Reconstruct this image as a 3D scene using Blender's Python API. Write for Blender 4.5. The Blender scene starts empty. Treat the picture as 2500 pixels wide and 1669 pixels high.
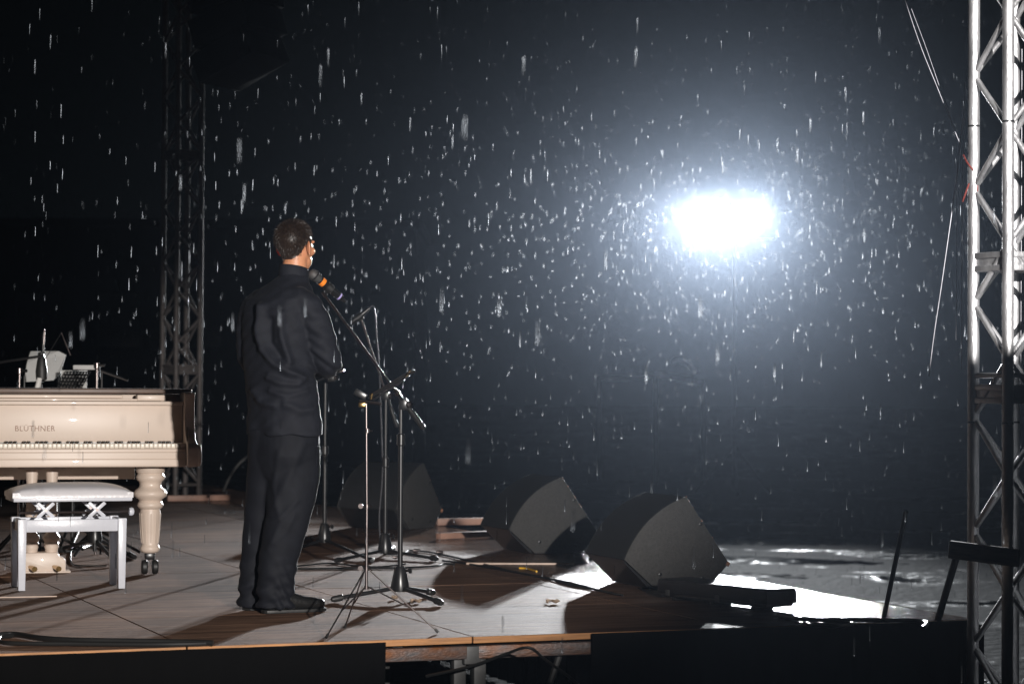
import bpy, bmesh, math, random
import numpy as np
from mathutils import Vector, Matrix, noise
R = math.radians
random.seed(7); rng = np.random.default_rng(11)
scene = bpy.context.scene
C = scene.collection

# ------------------------------------------------------------------ camera
CAM_H = 1.07                       # above the stage deck (z = 0)
FPX, W0, H0 = 5903.0, 2500.0, 1669.0
PITCH, ROLL = R(0.927), R(0.29)
cam = bpy.data.cameras.new('camera'); cam_o = bpy.data.objects.new('camera', cam); C.objects.link(cam_o)
CM = Matrix.Rotation(R(90) + PITCH, 4, 'X') @ Matrix.Rotation(ROLL, 4, 'Z')
cam_o.matrix_world = Matrix.Translation((0, 0, CAM_H)) @ CM
cam.sensor_width = 36.0; cam.lens = FPX / W0 * 36.0
cam.clip_start = 0.05; cam.clip_end = 900
cam.dof.use_dof = True; cam.dof.focus_distance = 11.3; cam.dof.aperture_fstop = 3.8
scene.camera = cam_o

# ------------------------------------------------------------------ night sky
world = bpy.data.worlds.new('World'); scene.world = world; world.use_nodes = True
wn = world.node_tree.nodes; wl = world.node_tree.links
bg = wn['Background']; bg.inputs['Color'].default_value = (0.62, 0.86, 1.0, 1); bg.inputs['Strength'].default_value = 0.0014

# ------------------------------------------------------------------ exposure / render
vs = scene.view_settings
scene.display_settings.display_device = 'sRGB'
vs.view_transform = 'Standard'; vs.look = 'None'; vs.exposure = 0.0; vs.gamma = 1.0; vs.use_curve_mapping = False
scene.render.engine = 'CYCLES'
cy = scene.cycles
cy.use_denoising = True; cy.use_adaptive_sampling = False
cy.max_bounces = 6; cy.diffuse_bounces = 2; cy.glossy_bounces = 3; cy.transmission_bounces = 4; cy.volume_bounces = 0
cy.sample_clamp_indirect = 4.0; cy.caustics_reflective = False; cy.caustics_refractive = False

# ------------------------------------------------------------------ lamps
def spot(name, loc, aim, power, half, blend, radius, color):
    l = bpy.data.lights.new(name, 'SPOT'); o = bpy.data.objects.new(name, l); C.objects.link(o)
    l.energy = power; l.spot_size = 2 * R(half); l.spot_blend = blend; l.shadow_soft_size = radius; l.color = color
    o.location = loc; d = Vector(aim) - Vector(loc); o.rotation_euler = d.to_track_quat('-Z', 'Y').to_euler()
    return o
LY = 45.0                                              # distance of the floodlights beyond the stage
def ray(x, y):
    v = CM.to_3x3() @ Vector(((x - W0 / 2) / FPX, (H0 / 2 - y) / FPX, -1.0)); return v
def at(x, y, Y):                                       # the point seen at photo pixel x, y at depth Y
    v = ray(x, y); t = Y / v.y; return Vector((0, 0, CAM_H)) + v * t
def onz(x, y, z=0.0):                                  # the point at height z seen at that pixel
    v = ray(x, y); t = (z - CAM_H) / v.z; return Vector((0, 0, CAM_H)) + v * t
L1 = at(1750, 521, LY); L2 = at(1844, 525, LY)
FLOOD = 7.5e4
f1 = spot('floodlight_beam', L1 + Vector((-.03, -.16, 0)), (-0.6, 12.5, 0.80), FLOOD, 9.5, .8, .2, (0.96, 0.98, 1.0)); f1.scale = (1.0, .46, 1.0)   # flat reflector: wide but shallow beam
spot('floodlight_beam', L2 + Vector((-.03, -.16, 0)), (1.2, 10.0, 0.0), FLOOD * .25, 16, 1.0, .10, (0.93, 0.97, 1.0))
fs = spot('front_spot_beam', (1.9, .95, 1.8), (-2.35, 12.3, .55), 6300, 19.0, .5, .05, (1.0, .95, .9)); fs.scale = (1.0, .38, 1.0)               # shuttered above and below
spot('side_spot_beam', (3.75, 2.3, 2.9), (2.13, 10.5, 2.02), 7000, 5.6, .12, .03, (1.0, .96, .93))

# ------------------------------------------------------------------ materials
def mat(name, col, rough=.5, metal=0.0, noise_amt=0.0, noise_scale=8.0, bump=0.0, bump_scale=60.0, coat=0.0, spec=.5, col2=None, stretch=None, rough2=None):
    m = bpy.data.materials.new(name); m.use_nodes = True; nt = m.node_tree; N, L = nt.nodes, nt.links
    b = N['Principled BSDF']
    b.inputs['Base Color'].default_value = (*col, 1); b.inputs['Roughness'].default_value = rough
    b.inputs['Metallic'].default_value = metal; b.inputs['Specular IOR Level'].default_value = spec
    b.inputs['Coat Weight'].default_value = coat
    if noise_amt or bump or col2 or rough2 is not None:
        tc = N.new('ShaderNodeTexCoord'); mp = N.new('ShaderNodeMapping'); L.new(tc.outputs['Object'], mp.inputs['Vector'])
        if stretch: mp.inputs['Scale'].default_value = stretch
        n = N.new('ShaderNodeTexNoise'); n.inputs['Scale'].default_value = noise_scale; n.inputs['Detail'].default_value = 6; n.inputs['Roughness'].default_value = .6
        L.new(mp.outputs[0], n.inputs['Vector'])
        if noise_amt or col2:
            r = N.new('ShaderNodeValToRGB'); r.color_ramp.elements[0].position = .3; r.color_ramp.elements[1].position = .7
            c2 = col2 if col2 else tuple(min(1, c * (1 + noise_amt)) for c in col)
            c1 = col if col2 else tuple(c * (1 - noise_amt) for c in col)
            r.color_ramp.elements[0].color = (*c1, 1); r.color_ramp.elements[1].color = (*c2, 1)
            L.new(n.outputs['Fac'], r.inputs['Fac']); L.new(r.outputs['Color'], b.inputs['Base Color'])
        if rough2 is not None:
            mr = N.new('ShaderNodeMapRange'); mr.inputs['From Min'].default_value = .35; mr.inputs['From Max'].default_value = .65
            mr.inputs['To Min'].default_value = rough; mr.inputs['To Max'].default_value = rough2
            L.new(n.outputs['Fac'], mr.inputs['Value']); L.new(mr.outputs[0], b.inputs['Roughness'])
        if bump:
            n2 = N.new('ShaderNodeTexNoise'); n2.inputs['Scale'].default_value = bump_scale; n2.inputs['Detail'].default_value = 4
            L.new(mp.outputs[0], n2.inputs['Vector'])
            bp = N.new('ShaderNodeBump'); bp.inputs['Strength'].default_value = bump; bp.inputs['Distance'].default_value = .01
            L.new(n2.outputs['Fac'], bp.inputs['Height']); L.new(bp.outputs[0], b.inputs['Normal'])
    return m
def emis(name, col, strength):
    m = bpy.data.materials.new(name); m.use_nodes = True; nt = m.node_tree; nt.nodes.clear()
    e = nt.nodes.new('ShaderNodeEmission'); o = nt.nodes.new('ShaderNodeOutputMaterial')
    e.inputs['Color'].default_value = (*col, 1); e.inputs['Strength'].default_value = strength
    nt.links.new(e.outputs[0], o.inputs['Surface']); return m

M = {}
M['cream'] = mat('cream_lacquer', (.66, .54, .45), .42, coat=.12, noise_amt=.04, noise_scale=3)
M['ivory'] = mat('ivory', (.74, .66, .56), .35, noise_amt=.06, noise_scale=20)
M['black_gloss'] = mat('black_lacquer', (.012, .012, .012), .2)
M['brown'] = mat('brown_edge', (.10, .055, .035), .45, noise_amt=.3, noise_scale=10)
M['gold'] = mat('gold_leaf', (.20, .085, .035), .5)
M['brass'] = mat('brass_pedal', (.5, .33, .14), .25, metal=1)
M['white_paint'] = mat('white_paint', (.60, .61, .66), .3, noise_amt=.03, noise_scale=30, bump=.05, bump_scale=80)
M['white_vinyl'] = mat('white_vinyl', (.62, .60, .62), .32, noise_amt=.05, noise_scale=6, bump=.15, bump_scale=40)
M['rubber'] = mat('black_rubber', (.014, .014, .014), .5, bump=.1)
M['black_metal'] = mat('black_powder_coat', (.013, .013, .014), .3, noise_amt=.2, noise_scale=40)
M['chrome'] = mat('chrome', (.20, .17, .165), .28, metal=1, noise_amt=.1, noise_scale=60)
M['alu'] = mat('wet_aluminium', (.60, .60, .61), .42, metal=.85, noise_amt=.18, noise_scale=14, bump=.25, bump_scale=120, rough2=.6, stretch=(1, 1, .35))
M['shaded_alu'] = mat('shaded_aluminium', (.13, .115, .11), .6, metal=.35, noise_amt=.2, noise_scale=14, spec=.2)  # darker copy of the truss aluminium, shade put into the colour
M['cable'] = mat('cable_rubber', (.012, .012, .012), .35)
M['steel_rust'] = mat('rusty_frame_steel', (.10, .11, .12), .5, metal=.5, col2=(.16, .06, .02), noise_scale=7, bump=.4, bump_scale=50, stretch=(1, 1, 3))
M['steel'] = mat('galvanised_steel', (.07, .07, .07), .6, metal=.3, noise_amt=.3, noise_scale=15)
M['grey_cab'] = mat('speaker_paint', (.052, .050, .047), .62, noise_amt=.35, noise_scale=70, bump=.6, bump_scale=260, col2=(.030, .029, .028))
M['grille'] = mat('speaker_grille', (.016, .016, .017), .6, bump=.5, bump_scale=300)
M['worn'] = mat('worn_wood_corner', (.42, .19, .10), .6, noise_amt=.4, noise_scale=60)
M['case'] = mat('black_case_cloth', (.012, .012, .014), .42, bump=.3, bump_scale=200)
M['cloth'] = mat('black_skirt_cloth', (.002, .002, .0022), 1.0, spec=.1)
M['batten'] = mat('pale_strip', (.55, .42, .34), .5, noise_amt=.2, noise_scale=10)
M['red_batten'] = mat('red_batten', (.40, .23, .17), .5, noise_amt=.2, noise_scale=10)
M['paper'] = mat('paper', (.55, .55, .54), .7, noise_amt=.04, noise_scale=8)
M['shirt'] = mat('dark_shirt', (.0095, .0105, .0155), .75, spec=.25, bump=.25, bump_scale=380, noise_amt=.2, noise_scale=25)
M['shirt'].node_tree.nodes['Principled BSDF'].inputs['Sheen Weight'].default_value = .03
M['shirt'].node_tree.nodes['Principled BSDF'].inputs['Sheen Roughness'].default_value = .18
M['trousers'] = mat('dark_trousers', (.0058, .0066, .0102), .75, spec=.25, bump=.25, bump_scale=420, noise_amt=.2, noise_scale=25)
M['trousers'].node_tree.nodes['Principled BSDF'].inputs['Sheen Weight'].default_value = .03
M['trousers'].node_tree.nodes['Principled BSDF'].inputs['Sheen Roughness'].default_value = .18
M['shoe'] = mat('black_shoe_leather', (.01, .01, .01), .25, bump=.2, bump_scale=60)
M['skin'] = mat('skin', (.60, .27, .145), .45, noise_amt=.08, noise_scale=40, bump=.1, bump_scale=200)
sb = M['skin'].node_tree.nodes['Principled BSDF']
sb.inputs['Subsurface Weight'].default_value = .3; sb.inputs['Subsurface Radius'].default_value = (1, .25, .12); sb.inputs['Subsurface Scale'].default_value = .012
M['hair'] = mat('dark_hair', (.030, .018, .012), .4, noise_amt=.3, noise_scale=60)
M['eye'] = mat('eye_white', (.7, .68, .65), .2)
M['orange_tape'] = mat('orange_tape', (.85, .24, .02), .45)
M['violet_ring'] = mat('violet_ring', (.42, .36, .68), .4)
M['red_strap'] = mat('red_sling', (.2, .03, .02), .6, bump=.5, bump_scale=150)
M['wire'] = mat('wet_wire', (.09, .09, .10), .4, metal=.5, noise_amt=.4, noise_scale=40)
M['dark_wall'] = mat('dark_rendered_wall', (.004, .004, .004), 1.0, noise_amt=.3, noise_scale=1.5, spec=.05)
M['dark_glass'] = mat('dark_glass', (.003, .003, .003), .5, spec=.2)
M['yellow'] = mat('yellow_tape', (.75, .42, .03), .5)
M['leaf'] = mat('dry_leaf', (.30, .22, .16), .7)
M['plank'] = mat('weathered_plank', (.22, .16, .12), .7, noise_amt=.3, noise_scale=6, stretch=(1, 8, 8))
M['lens'] = emis('lit_lamp_lens', (.95, .98, 1.0), 14)
M['lens2'] = emis('lit_lamp_lens_small', (.95, .98, 1.0), 14)

# stage plywood: brown film faced board with stretched grain, wetter towards the audience edge
TH = R(21.0)
E1 = Vector((math.cos(TH), math.sin(TH), 0)); E2 = Vector((-math.sin(TH), math.cos(TH), 0))
def G12(a, b, z=0.0): return E1 * a + E2 * b + Vector((0, 0, z))
def deck_material():
    m = bpy.data.materials.new('stage_plywood'); m.use_nodes = True; nt = m.node_tree; N, L = nt.nodes, nt.links
    b = N['Principled BSDF']
    geo = N.new('ShaderNodeNewGeometry')
    rot = N.new('ShaderNodeVectorRotate'); rot.rotation_type = 'Z_AXIS'; rot.inputs['Angle'].default_value = -TH
    L.new(geo.outputs['Position'], rot.inputs['Vector'])
    g = N.new('ShaderNodeMapping'); g.inputs['Scale'].default_value = (.45, 5.5, 1); L.new(rot.outputs[0], g.inputs['Vector'])
    n1 = N.new('ShaderNodeTexNoise'); n1.inputs['Scale'].default_value = 3.0; n1.inputs['Detail'].default_value = 9; n1.inputs['Roughness'].default_value = .68; n1.inputs['Distortion'].default_value = .6
    L.new(g.outputs[0], n1.inputs['Vector'])
    n2 = N.new('ShaderNodeTexNoise'); n2.inputs['Scale'].default_value = 1.6; n2.inputs['Detail'].default_value = 5; L.new(rot.outputs[0], n2.inputs['Vector'])
    oi = N.new('ShaderNodeObjectInfo')
    cr = N.new('ShaderNodeValToRGB'); e = cr.color_ramp.elements
    e[0].position = .28; e[0].color = (.068, .040, .029, 1); e[1].position = .72; e[1].color = (.30, .185, .13, 1)
    L.new(n1.outputs['Fac'], cr.inputs['Fac'])
    mx = N.new('ShaderNodeMix'); mx.data_type = 'RGBA'; mx.blend_type = 'MULTIPLY'; mx.inputs['Factor'].default_value = .75
    cr2 = N.new('ShaderNodeValToRGB'); cr2.color_ramp.elements[0].position = .3; cr2.color_ramp.elements[0].color = (.42, .38, .36, 1); cr2.color_ramp.elements[1].position = .68; cr2.color_ramp.elements[1].color = (1.15, 1.1, 1.05, 1)
    L.new(n2.outputs['Fac'], cr2.inputs['Fac']); L.new(cr.outputs['Color'], mx.inputs['A']); L.new(cr2.outputs['Color'], mx.inputs['B'])
    mx2 = N.new('ShaderNodeMix'); mx2.data_type = 'RGBA'; mx2.blend_type = 'MULTIPLY'; mx2.inputs['Factor'].default_value = 1
    mr = N.new('ShaderNodeMapRange'); mr.inputs['To Min'].default_value = .78; mr.inputs['To Max'].default_value = 1.12
    L.new(oi.outputs['Random'], mr.inputs['Value']); L.new(mx.outputs['Result'], mx2.inputs['A']); L.new(mr.outputs[0], mx2.inputs['B'])
    L.new(mx2.outputs['Result'], b.inputs['Base Color'])
    # wet near the audience edge
    sep = N.new('ShaderNodeSeparateXYZ'); L.new(rot.outputs[0], sep.inputs[0])
    add = N.new('ShaderNodeMath'); add.operation = 'MULTIPLY_ADD'; add.inputs[1].default_value = 1.3; L.new(n2.outputs['Fac'], add.inputs[0]); L.new(sep.outputs['X'], add.inputs[2])
    wet = N.new('ShaderNodeMapRange'); wet.interpolation_type = 'SMOOTHSTEP'; wet.inputs['From Min'].default_value = 5.2; wet.inputs['From Max'].default_value = 6.1
    L.new(add.outputs[0], wet.inputs['Value'])
    rr = N.new('ShaderNodeMapRange'); rr.inputs['To Min'].default_value = .72; rr.inputs['To Max'].default_value = .13; L.new(wet.outputs[0], rr.inputs['Value'])
    L.new(rr.outputs[0], b.inputs['Roughness'])
    sr = N.new('ShaderNodeMapRange'); sr.inputs['To Min'].default_value = .05; sr.inputs['To Max'].default_value = .35; L.new(wet.outputs[0], sr.inputs['Value']); L.new(sr.outputs[0], b.inputs['Specular IOR Level'])
    n3 = N.new('ShaderNodeTexNoise'); n3.inputs['Scale'].default_value = 26; n3.inputs['Detail'].default_value = 5; L.new(rot.outputs[0], n3.inputs['Vector'])
    hm = N.new('ShaderNodeMix'); hm.data_type = 'FLOAT'; L.new(wet.outputs[0], hm.inputs['Factor']); L.new(n1.outputs['Fac'], hm.inputs['A']); L.new(n3.outputs['Fac'], hm.inputs['B'])
    bp = N.new('ShaderNodeBump'); bp.inputs['Strength'].default_value = .7; bp.inputs['Distance'].default_value = .016
    L.new(hm.outputs['Result'], bp.inputs['Height']); L.new(bp.outputs[0], b.inputs['Normal'])
    return m
M['deck'] = deck_material()
M['ply_edge'] = mat('plywood_edge', (.30, .135, .045), .55, noise_amt=.35, noise_scale=9, stretch=(.6, .6, 14), bump=.3, bump_scale=40)

def ground_material():
    m = bpy.data.materials.new('wet_asphalt'); m.use_nodes = True; nt = m.node_tree; N, L = nt.nodes, nt.links
    b = N['Principled BSDF']; geo = N.new('ShaderNodeNewGeometry')
    mp = N.new('ShaderNodeMapping'); mp.inputs['Scale'].default_value = (.45, .8, 1); mp.inputs['Rotation'].default_value = (0, 0, R(12)); L.new(geo.outputs['Position'], mp.inputs['Vector'])
    n1 = N.new('ShaderNodeTexNoise'); n1.inputs['Scale'].default_value = .9; n1.inputs['Detail'].default_value = 7; n1.inputs['Roughness'].default_value = .62; L.new(mp.outputs[0], n1.inputs['Vector'])
    pud = N.new('ShaderNodeMapRange'); pud.interpolation_type = 'SMOOTHSTEP'; pud.inputs['From Min'].default_value = .57; pud.inputs['From Max'].default_value = .63; L.new(n1.outputs['Fac'], pud.inputs['Value'])
    cr = N.new('ShaderNodeValToRGB'); cr.color_ramp.elements[0].color = (.016, .016, .017, 1); cr.color_ramp.elements[1].color = (.012, .012, .013, 1)
    L.new(pud.outputs[0], cr.inputs['Fac']); L.new(cr.outputs['Color'], b.inputs['Base Color'])
    for nm, lo, hi in (('Roughness', .8, .10), ('Specular IOR Level', .02, .3)):
        mr = N.new('ShaderNodeMapRange'); mr.inputs['To Min'].default_value = lo; mr.inputs['To Max'].default_value = hi; L.new(pud.outputs[0], mr.inputs['Value']); L.new(mr.outputs[0], b.inputs[nm])
    n2 = N.new('ShaderNodeTexNoise'); n2.inputs['Scale'].default_value = 9.0; n2.inputs['Detail'].default_value = 3; L.new(geo.outputs['Position'], n2.inputs['Vector'])
    bp = N.new('ShaderNodeBump'); bp.inputs['Strength'].default_value = .8; bp.inputs['Distance'].default_value = .05
    L.new(n2.outputs['Fac'], bp.inputs['Height']); L.new(bp.outputs[0], b.inputs['Normal'])
    return m
M['ground'] = ground_material()
M['puddle'] = mat('puddle_water', (.008, .008, .009), .06, spec=.35)

def rain_material():
    m = bpy.data.materials.new('rain_water'); m.use_nodes = True; nt = m.node_tree; N, L = nt.nodes, nt.links; N.clear()
    o = N.new('ShaderNodeOutputMaterial'); t = N.new('ShaderNodeBsdfTranslucent'); d = N.new('ShaderNodeBsdfRefraction'); mx = N.new('ShaderNodeMixShader')
    t.inputs['Color'].default_value = (.064, .066, .069, 1); d.inputs['Color'].default_value = (.066, .068, .071, 1); d.inputs['IOR'].default_value = 1.33; d.inputs['Roughness'].default_value = .5; mx.inputs['Fac'].default_value = .6
    tp = N.new('ShaderNodeBsdfTransparent'); m2 = N.new('ShaderNodeMixShader'); m2.inputs['Fac'].default_value = .6
    L.new(t.outputs[0], mx.inputs[1]); L.new(d.outputs[0], mx.inputs[2]); L.new(mx.outputs[0], m2.inputs[1]); L.new(tp.outputs[0], m2.inputs[2]); L.new(m2.outputs[0], o.inputs['Surface']); return m
M['rain'] = rain_material()
M['drop'] = mat('water_drop', (.8, .82, .85), .06, spec=1.0, coat=1.0)

# ------------------------------------------------------------------ mesh helpers
class MB:
    def __init__(s): s.v, s.f = [], []
    def add(s, verts, faces):
        k = len(s.v); s.v += [tuple(v) for v in verts]; s.f += [tuple(i + k for i in f) for f in faces]; return s
    def box(s, c, d, rot=None):
        x, y, z = (d[0] / 2, d[1] / 2, d[2] / 2)
        vs_ = [Vector((sx * x, sy * y, sz * z)) for sx in (-1, 1) for sy in (-1, 1) for sz in (-1, 1)]
        if rot is not None: vs_ = [rot @ v for v in vs_]
        vs_ = [v + Vector(c) for v in vs_]
        return s.add(vs_, [(0, 1, 3, 2), (4, 6, 7, 5), (0, 4, 5, 1), (2, 3, 7, 6), (0, 2, 6, 4), (1, 5, 7, 3)])
    def tube(s, pts, r, n=10, cap=True):
        pts = [Vector(p) for p in pts]; rs = r if isinstance(r, (list, tuple)) else [r] * len(pts)
        rings = []; up = None
        for i, p in enumerate(pts):
            a = pts[max(0, i - 1)]; b = pts[min(len(pts) - 1, i + 1)]; t = (b - a).normalized()
            if up is None:
                up = Vector((0, 0, 1)) if abs(t.z) < .9 else Vector((1, 0, 0))
            u = (up - t * up.dot(t)).normalized(); w = t.cross(u); up = u
            rings.append([p + (u * math.cos(q) + w * math.sin(q)) * rs[i] for q in [2 * math.pi * k / n for k in range(n)]])
        vs_ = [v for rg in rings for v in rg]; fs = []
        for i in range(len(pts) - 1):
            for k in range(n):
                a, b = i * n + k, i * n + (k + 1) % n; fs.append((a, b, b + n, a + n))
        if cap: fs.append(tuple(range(n))[::-1]); fs.append(tuple((len(pts) - 1) * n + k for k in range(n)))
        return s.add(vs_, fs)
    def lathe(s, prof, c=(0, 0, 0), n=24, axis=None):
        c = Vector(c); q = axis.to_track_quat('Z', 'Y').to_matrix() if axis is not None else Matrix.Identity(3)
        vs_ = [c + q @ Vector((r * math.cos(2 * math.pi * k / n), r * math.sin(2 * math.pi * k / n), z)) for r, z in prof for k in range(n)]
        fs = []
        for i in range(len(prof) - 1):
            for k in range(n):
                a, b = i * n + k, i * n + (k + 1) % n; fs.append((a, b, b + n, a + n))
        fs.append(tuple(range(n))[::-1]); fs.append(tuple((len(prof) - 1) * n + k for k in range(n)))
        return s.add(vs_, fs)
    def prism(s, poly, a, b, f):                     # poly of (p, q); f(p, q, t) -> point; t from a to b
        n = len(poly); vs_ = [f(p, q, a) for p, q in poly] + [f(p, q, b) for p, q in poly]
        fs = [tuple(range(n)), tuple(range(2 * n - 1, n - 1, -1))] + [(i, i + n, (i + 1) % n + n, (i + 1) % n) for i in range(n)]
        return s.add(vs_, fs)
    def sphere(s, c, r, n=10, m=7, scale=(1, 1, 1), rot=None):
        vs_ = []; c = Vector(c)
        for i in range(m + 1):
            th = math.pi * i / m
            for k in range(n):
                ph = 2 * math.pi * k / n
                v = Vector((r * scale[0] * math.sin(th) * math.cos(ph), r * scale[1] * math.sin(th) * math.sin(ph), r * scale[2] * math.cos(th)))
                if rot is not None: v = rot @ v
                vs_.append(v + c)
        fs = [(i * n + k, i * n + n + k, i * n + n + (k + 1) % n, i * n + (k + 1) % n) for i in range(m) for k in range(n)]
        return s.add(vs_, fs)
    def mesh(s, name, m, smooth=True, bevel=0.0, seg=2, angle=40):
        me = bpy.data.meshes.new(name); me.from_pydata(s.v, [], s.f); me.validate()
        bm = bmesh.new(); bm.from_mesh(me)
        bmesh.ops.remove_doubles(bm, verts=bm.verts, dist=1e-6)
        bmesh.ops.recalc_face_normals(bm, faces=bm.faces)
        if bevel:
            ed = [e for e in bm.edges if len(e.link_faces) == 2 and e.calc_face_angle(0) > R(30)]
            bmesh.ops.bevel(bm, geom=ed, offset=bevel, segments=seg, affect='EDGES', clamp_overlap=True, profile=.5)
        bm.to_mesh(me); bm.free()
        if m is not None:
            for k in (m if isinstance(m, list) else [m]): me.materials.append(k)
        if smooth:
            me.polygons.foreach_set('use_smooth', [True] * len(me.polygons)); me.set_sharp_from_angle(angle=R(angle))
        return me
    def build(s, name, m, parent=None, **kw):
        return link(name, s.mesh(name, m, **kw), parent)
def link(name, me, parent=None, loc=None, rot=None):
    o = bpy.data.objects.new(name, me); C.objects.link(o); o.parent = parent
    if loc is not None: o.location = loc
    if rot is not None: o.rotation_euler = rot
    return o
def tag(o, label=None, cat=None, group=None, kind=None):
    if label: o['label'] = label
    if cat: o['category'] = cat
    if group: o['group'] = group
    if kind: o['kind'] = kind
    return o
def thing(name, label, cat, loc=(0, 0, 0), rz=0.0, group=None, kind=None):
    o = bpy.data.objects.new(name, None); C.objects.link(o); o.location = loc; o.rotation_euler = (0, 0, rz); o.empty_display_size = .1
    return tag(o, label, cat, group, kind)
def curve_pts(pts, n=8):                               # Catmull-Rom through the points
    P = [Vector(p) for p in pts]; out = []
    for i in range(len(P) - 1):
        p0, p1, p2, p3 = P[max(0, i - 1)], P[i], P[i + 1], P[min(len(P) - 1, i + 2)]
        for k in range(n):
            t = k / n
            out.append(.5 * ((2 * p1) + (p2 - p0) * t + (2 * p0 - 5 * p1 + 4 * p2 - p3) * t * t + (3 * p1 - p0 - 3 * p2 + p3) * t ** 3))
    return out + [P[-1]]

# ================================================================== SETTING
GZ = -1.02                                             # ground below the stage deck
g = MB(); g.add([(-160, -30, GZ), (160, -30, GZ), (160, 200, GZ), (-160, 200, GZ)], [(0, 1, 2, 3)])
tag(g.build('ground', M['ground'], smooth=False), kind='structure')

# rain-whipped puddles on the ground beyond the stage: real ripples that glint under the floodlights
px_, py_ = np.meshgrid(np.arange(-1.0, 10.0, .055), np.arange(20.0, 37.0, .055)); hgt = np.zeros_like(px_)
for _ in range(46):
    lam = rng.uniform(.14, .42); a_ = rng.uniform(0, 2 * np.pi); k_ = 2 * np.pi / lam
    hgt += .0019 * lam ** .8 * np.sin(k_ * (px_ * np.cos(a_) + py_ * np.sin(a_)) + rng.uniform(0, 6.28))
for _ in range(9):
    lam = rng.uniform(1.6, 5.0); a_ = rng.normal(1.35, .35); k_ = 2 * np.pi / lam
    hgt += .0052 * np.sin(k_ * (px_ * np.cos(a_) + py_ * np.sin(a_)) + rng.uniform(0, 6.28))
hgt -= .030 * np.clip((px_ - 2.2 - .085 * (py_ - 20)) / 2.6, 0, 1) + .010
ny_, nx_ = px_.shape; idx = np.arange(ny_ * nx_).reshape(ny_, nx_)
me = bpy.data.meshes.new('puddle_water'); me.from_pydata(np.stack([px_, py_, GZ + hgt + .004], -1).reshape(-1, 3).tolist(), [], np.stack([idx[:-1, :-1], idx[:-1, 1:], idx[1:, 1:], idx[1:, :-1]], -1).reshape(-1, 4).tolist())
me.polygons.foreach_set('use_smooth', [True] * len(me.polygons)); me.materials.append(M['puddle']); tag(link('puddle_water', me), kind='structure')

# ------------------------------------------------------------------ stage
PS = 1.22; A0, B0 = 5.93 - 6 * PS, 9.53; NA, NB = 6, 12
stage = thing('stage', 'low outdoor stage of brown plywood deck panels on a steel frame', 'stage', G12(A0, B0), TH)
pm = MB().box((0, 0, -.014), (PS - .007, PS - .007, .028)).mesh('deck_panel', [M['deck'], M['ply_edge']], smooth=False, bevel=.0015, seg=1)
for p in pm.polygons: p.material_index = 0 if p.normal.z > .5 else 1
for i in range(NA):
    for j in range(NB):
        o = link('deck_panel', pm, stage, ((i + .5) * PS, (j + .5) * PS, random.uniform(-.0012, 0)))
railx = MB().box((0, 0, 0), (PS - .05, .045, .055)).mesh('frame_rail', M['steel_rust'], bevel=.006)
raily = MB().box((0, 0, 0), (.045, PS - .05, .055)).mesh('frame_rail', M['steel_rust'], bevel=.006)
legm = MB().box((0, 0, (GZ - .065) / 2), (.055, .055, -GZ - .065)).mesh('support_leg', M['steel'], bevel=.006)
sock = MB().box((0, 0, -.078), (.075, .05, .075)).mesh('corner_socket', M['steel'], bevel=.004)
for i in range(NA):
    for j in (0, 1, NB):
        link('frame_rail', railx, stage, ((i + .5) * PS, j * PS + (.02 if j < NB else -.02), -.066))
for j in range(NB):
    for i in (0, NA):
        link('frame_rail', raily, stage, (i * PS + (.04 if i == 0 else -.04), (j + .5) * PS, -.066))
for i in range(NA + 1):
    for j in (0, 1, 2, 4, 6, 8, 10, 12):
        x = i * PS + (.05 if i == 0 else -.05 if i == NA else 0)
        y = j * PS + (.06 if j == 0 else -.06 if j == NB else 0)
        if j == 0 and 0 < i < NA:
            for s in (-.045, .045): link('support_leg', legm, stage, (x + s, y, 0))
            link('corner_socket', sock, stage, (x, .025, 0))
        else: link('support_leg', legm, stage, (x, y, 0))
for i in range(1, NA):
    for s in (-1, 1):
        MB().tube([(i * PS + s * .42, .07, -.1), (i * PS + s * .14, .12, GZ + .1)], .014, 8).build('brace', M['steel_rust'] if s < 0 else M['steel'], stage)

# black cloth skirts added to keep the front edge and the space underneath dark
def skirt(p0, p1, z0, label, fold_w=.16):
    p0, p1 = Vector(p0), Vector(p1); d = p1 - p0; n_ = Vector((d.y, -d.x, 0)).normalized(); K = int(d.length / .03); v, f = [], []
    for i in range(K + 1):
        w = .016 * math.sin(i * .03 / fold_w * 2 * math.pi + .7 * math.sin(i * .11))
        for z in (z0, -.3, GZ + .02): v.append(p0 + d * (i / K) + n_ * (.02 + w * (.15 if z == z0 else 1)) + Vector((0, 0, z)))
    for i in range(K):
        for k in range(2): a_ = i * 3 + k; f.append((a_, a_ + 3, a_ + 4, a_ + 1))
    o = MB().add(v, f).build('added_skirt', M['cloth'], angle=80); o.modifiers.new('s', 'SOLIDIFY').thickness = .003; return tag(o, label, 'stage skirt')
skirt(G12(A0, B0), G12(3.10, B0), -.008, 'added black cloth skirt darkening the space below the front stage edge at lower left')
skirt(G12(4.02, B0), G12(5.93, B0), -.0015, 'added black cloth skirt darkening the front stage edge at lower right')
skirt(G12(5.95, B0), G12(5.95, B0 + NB * PS), -.03, 'added black cloth skirt blocking floodlight from the space under the stage')
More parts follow.
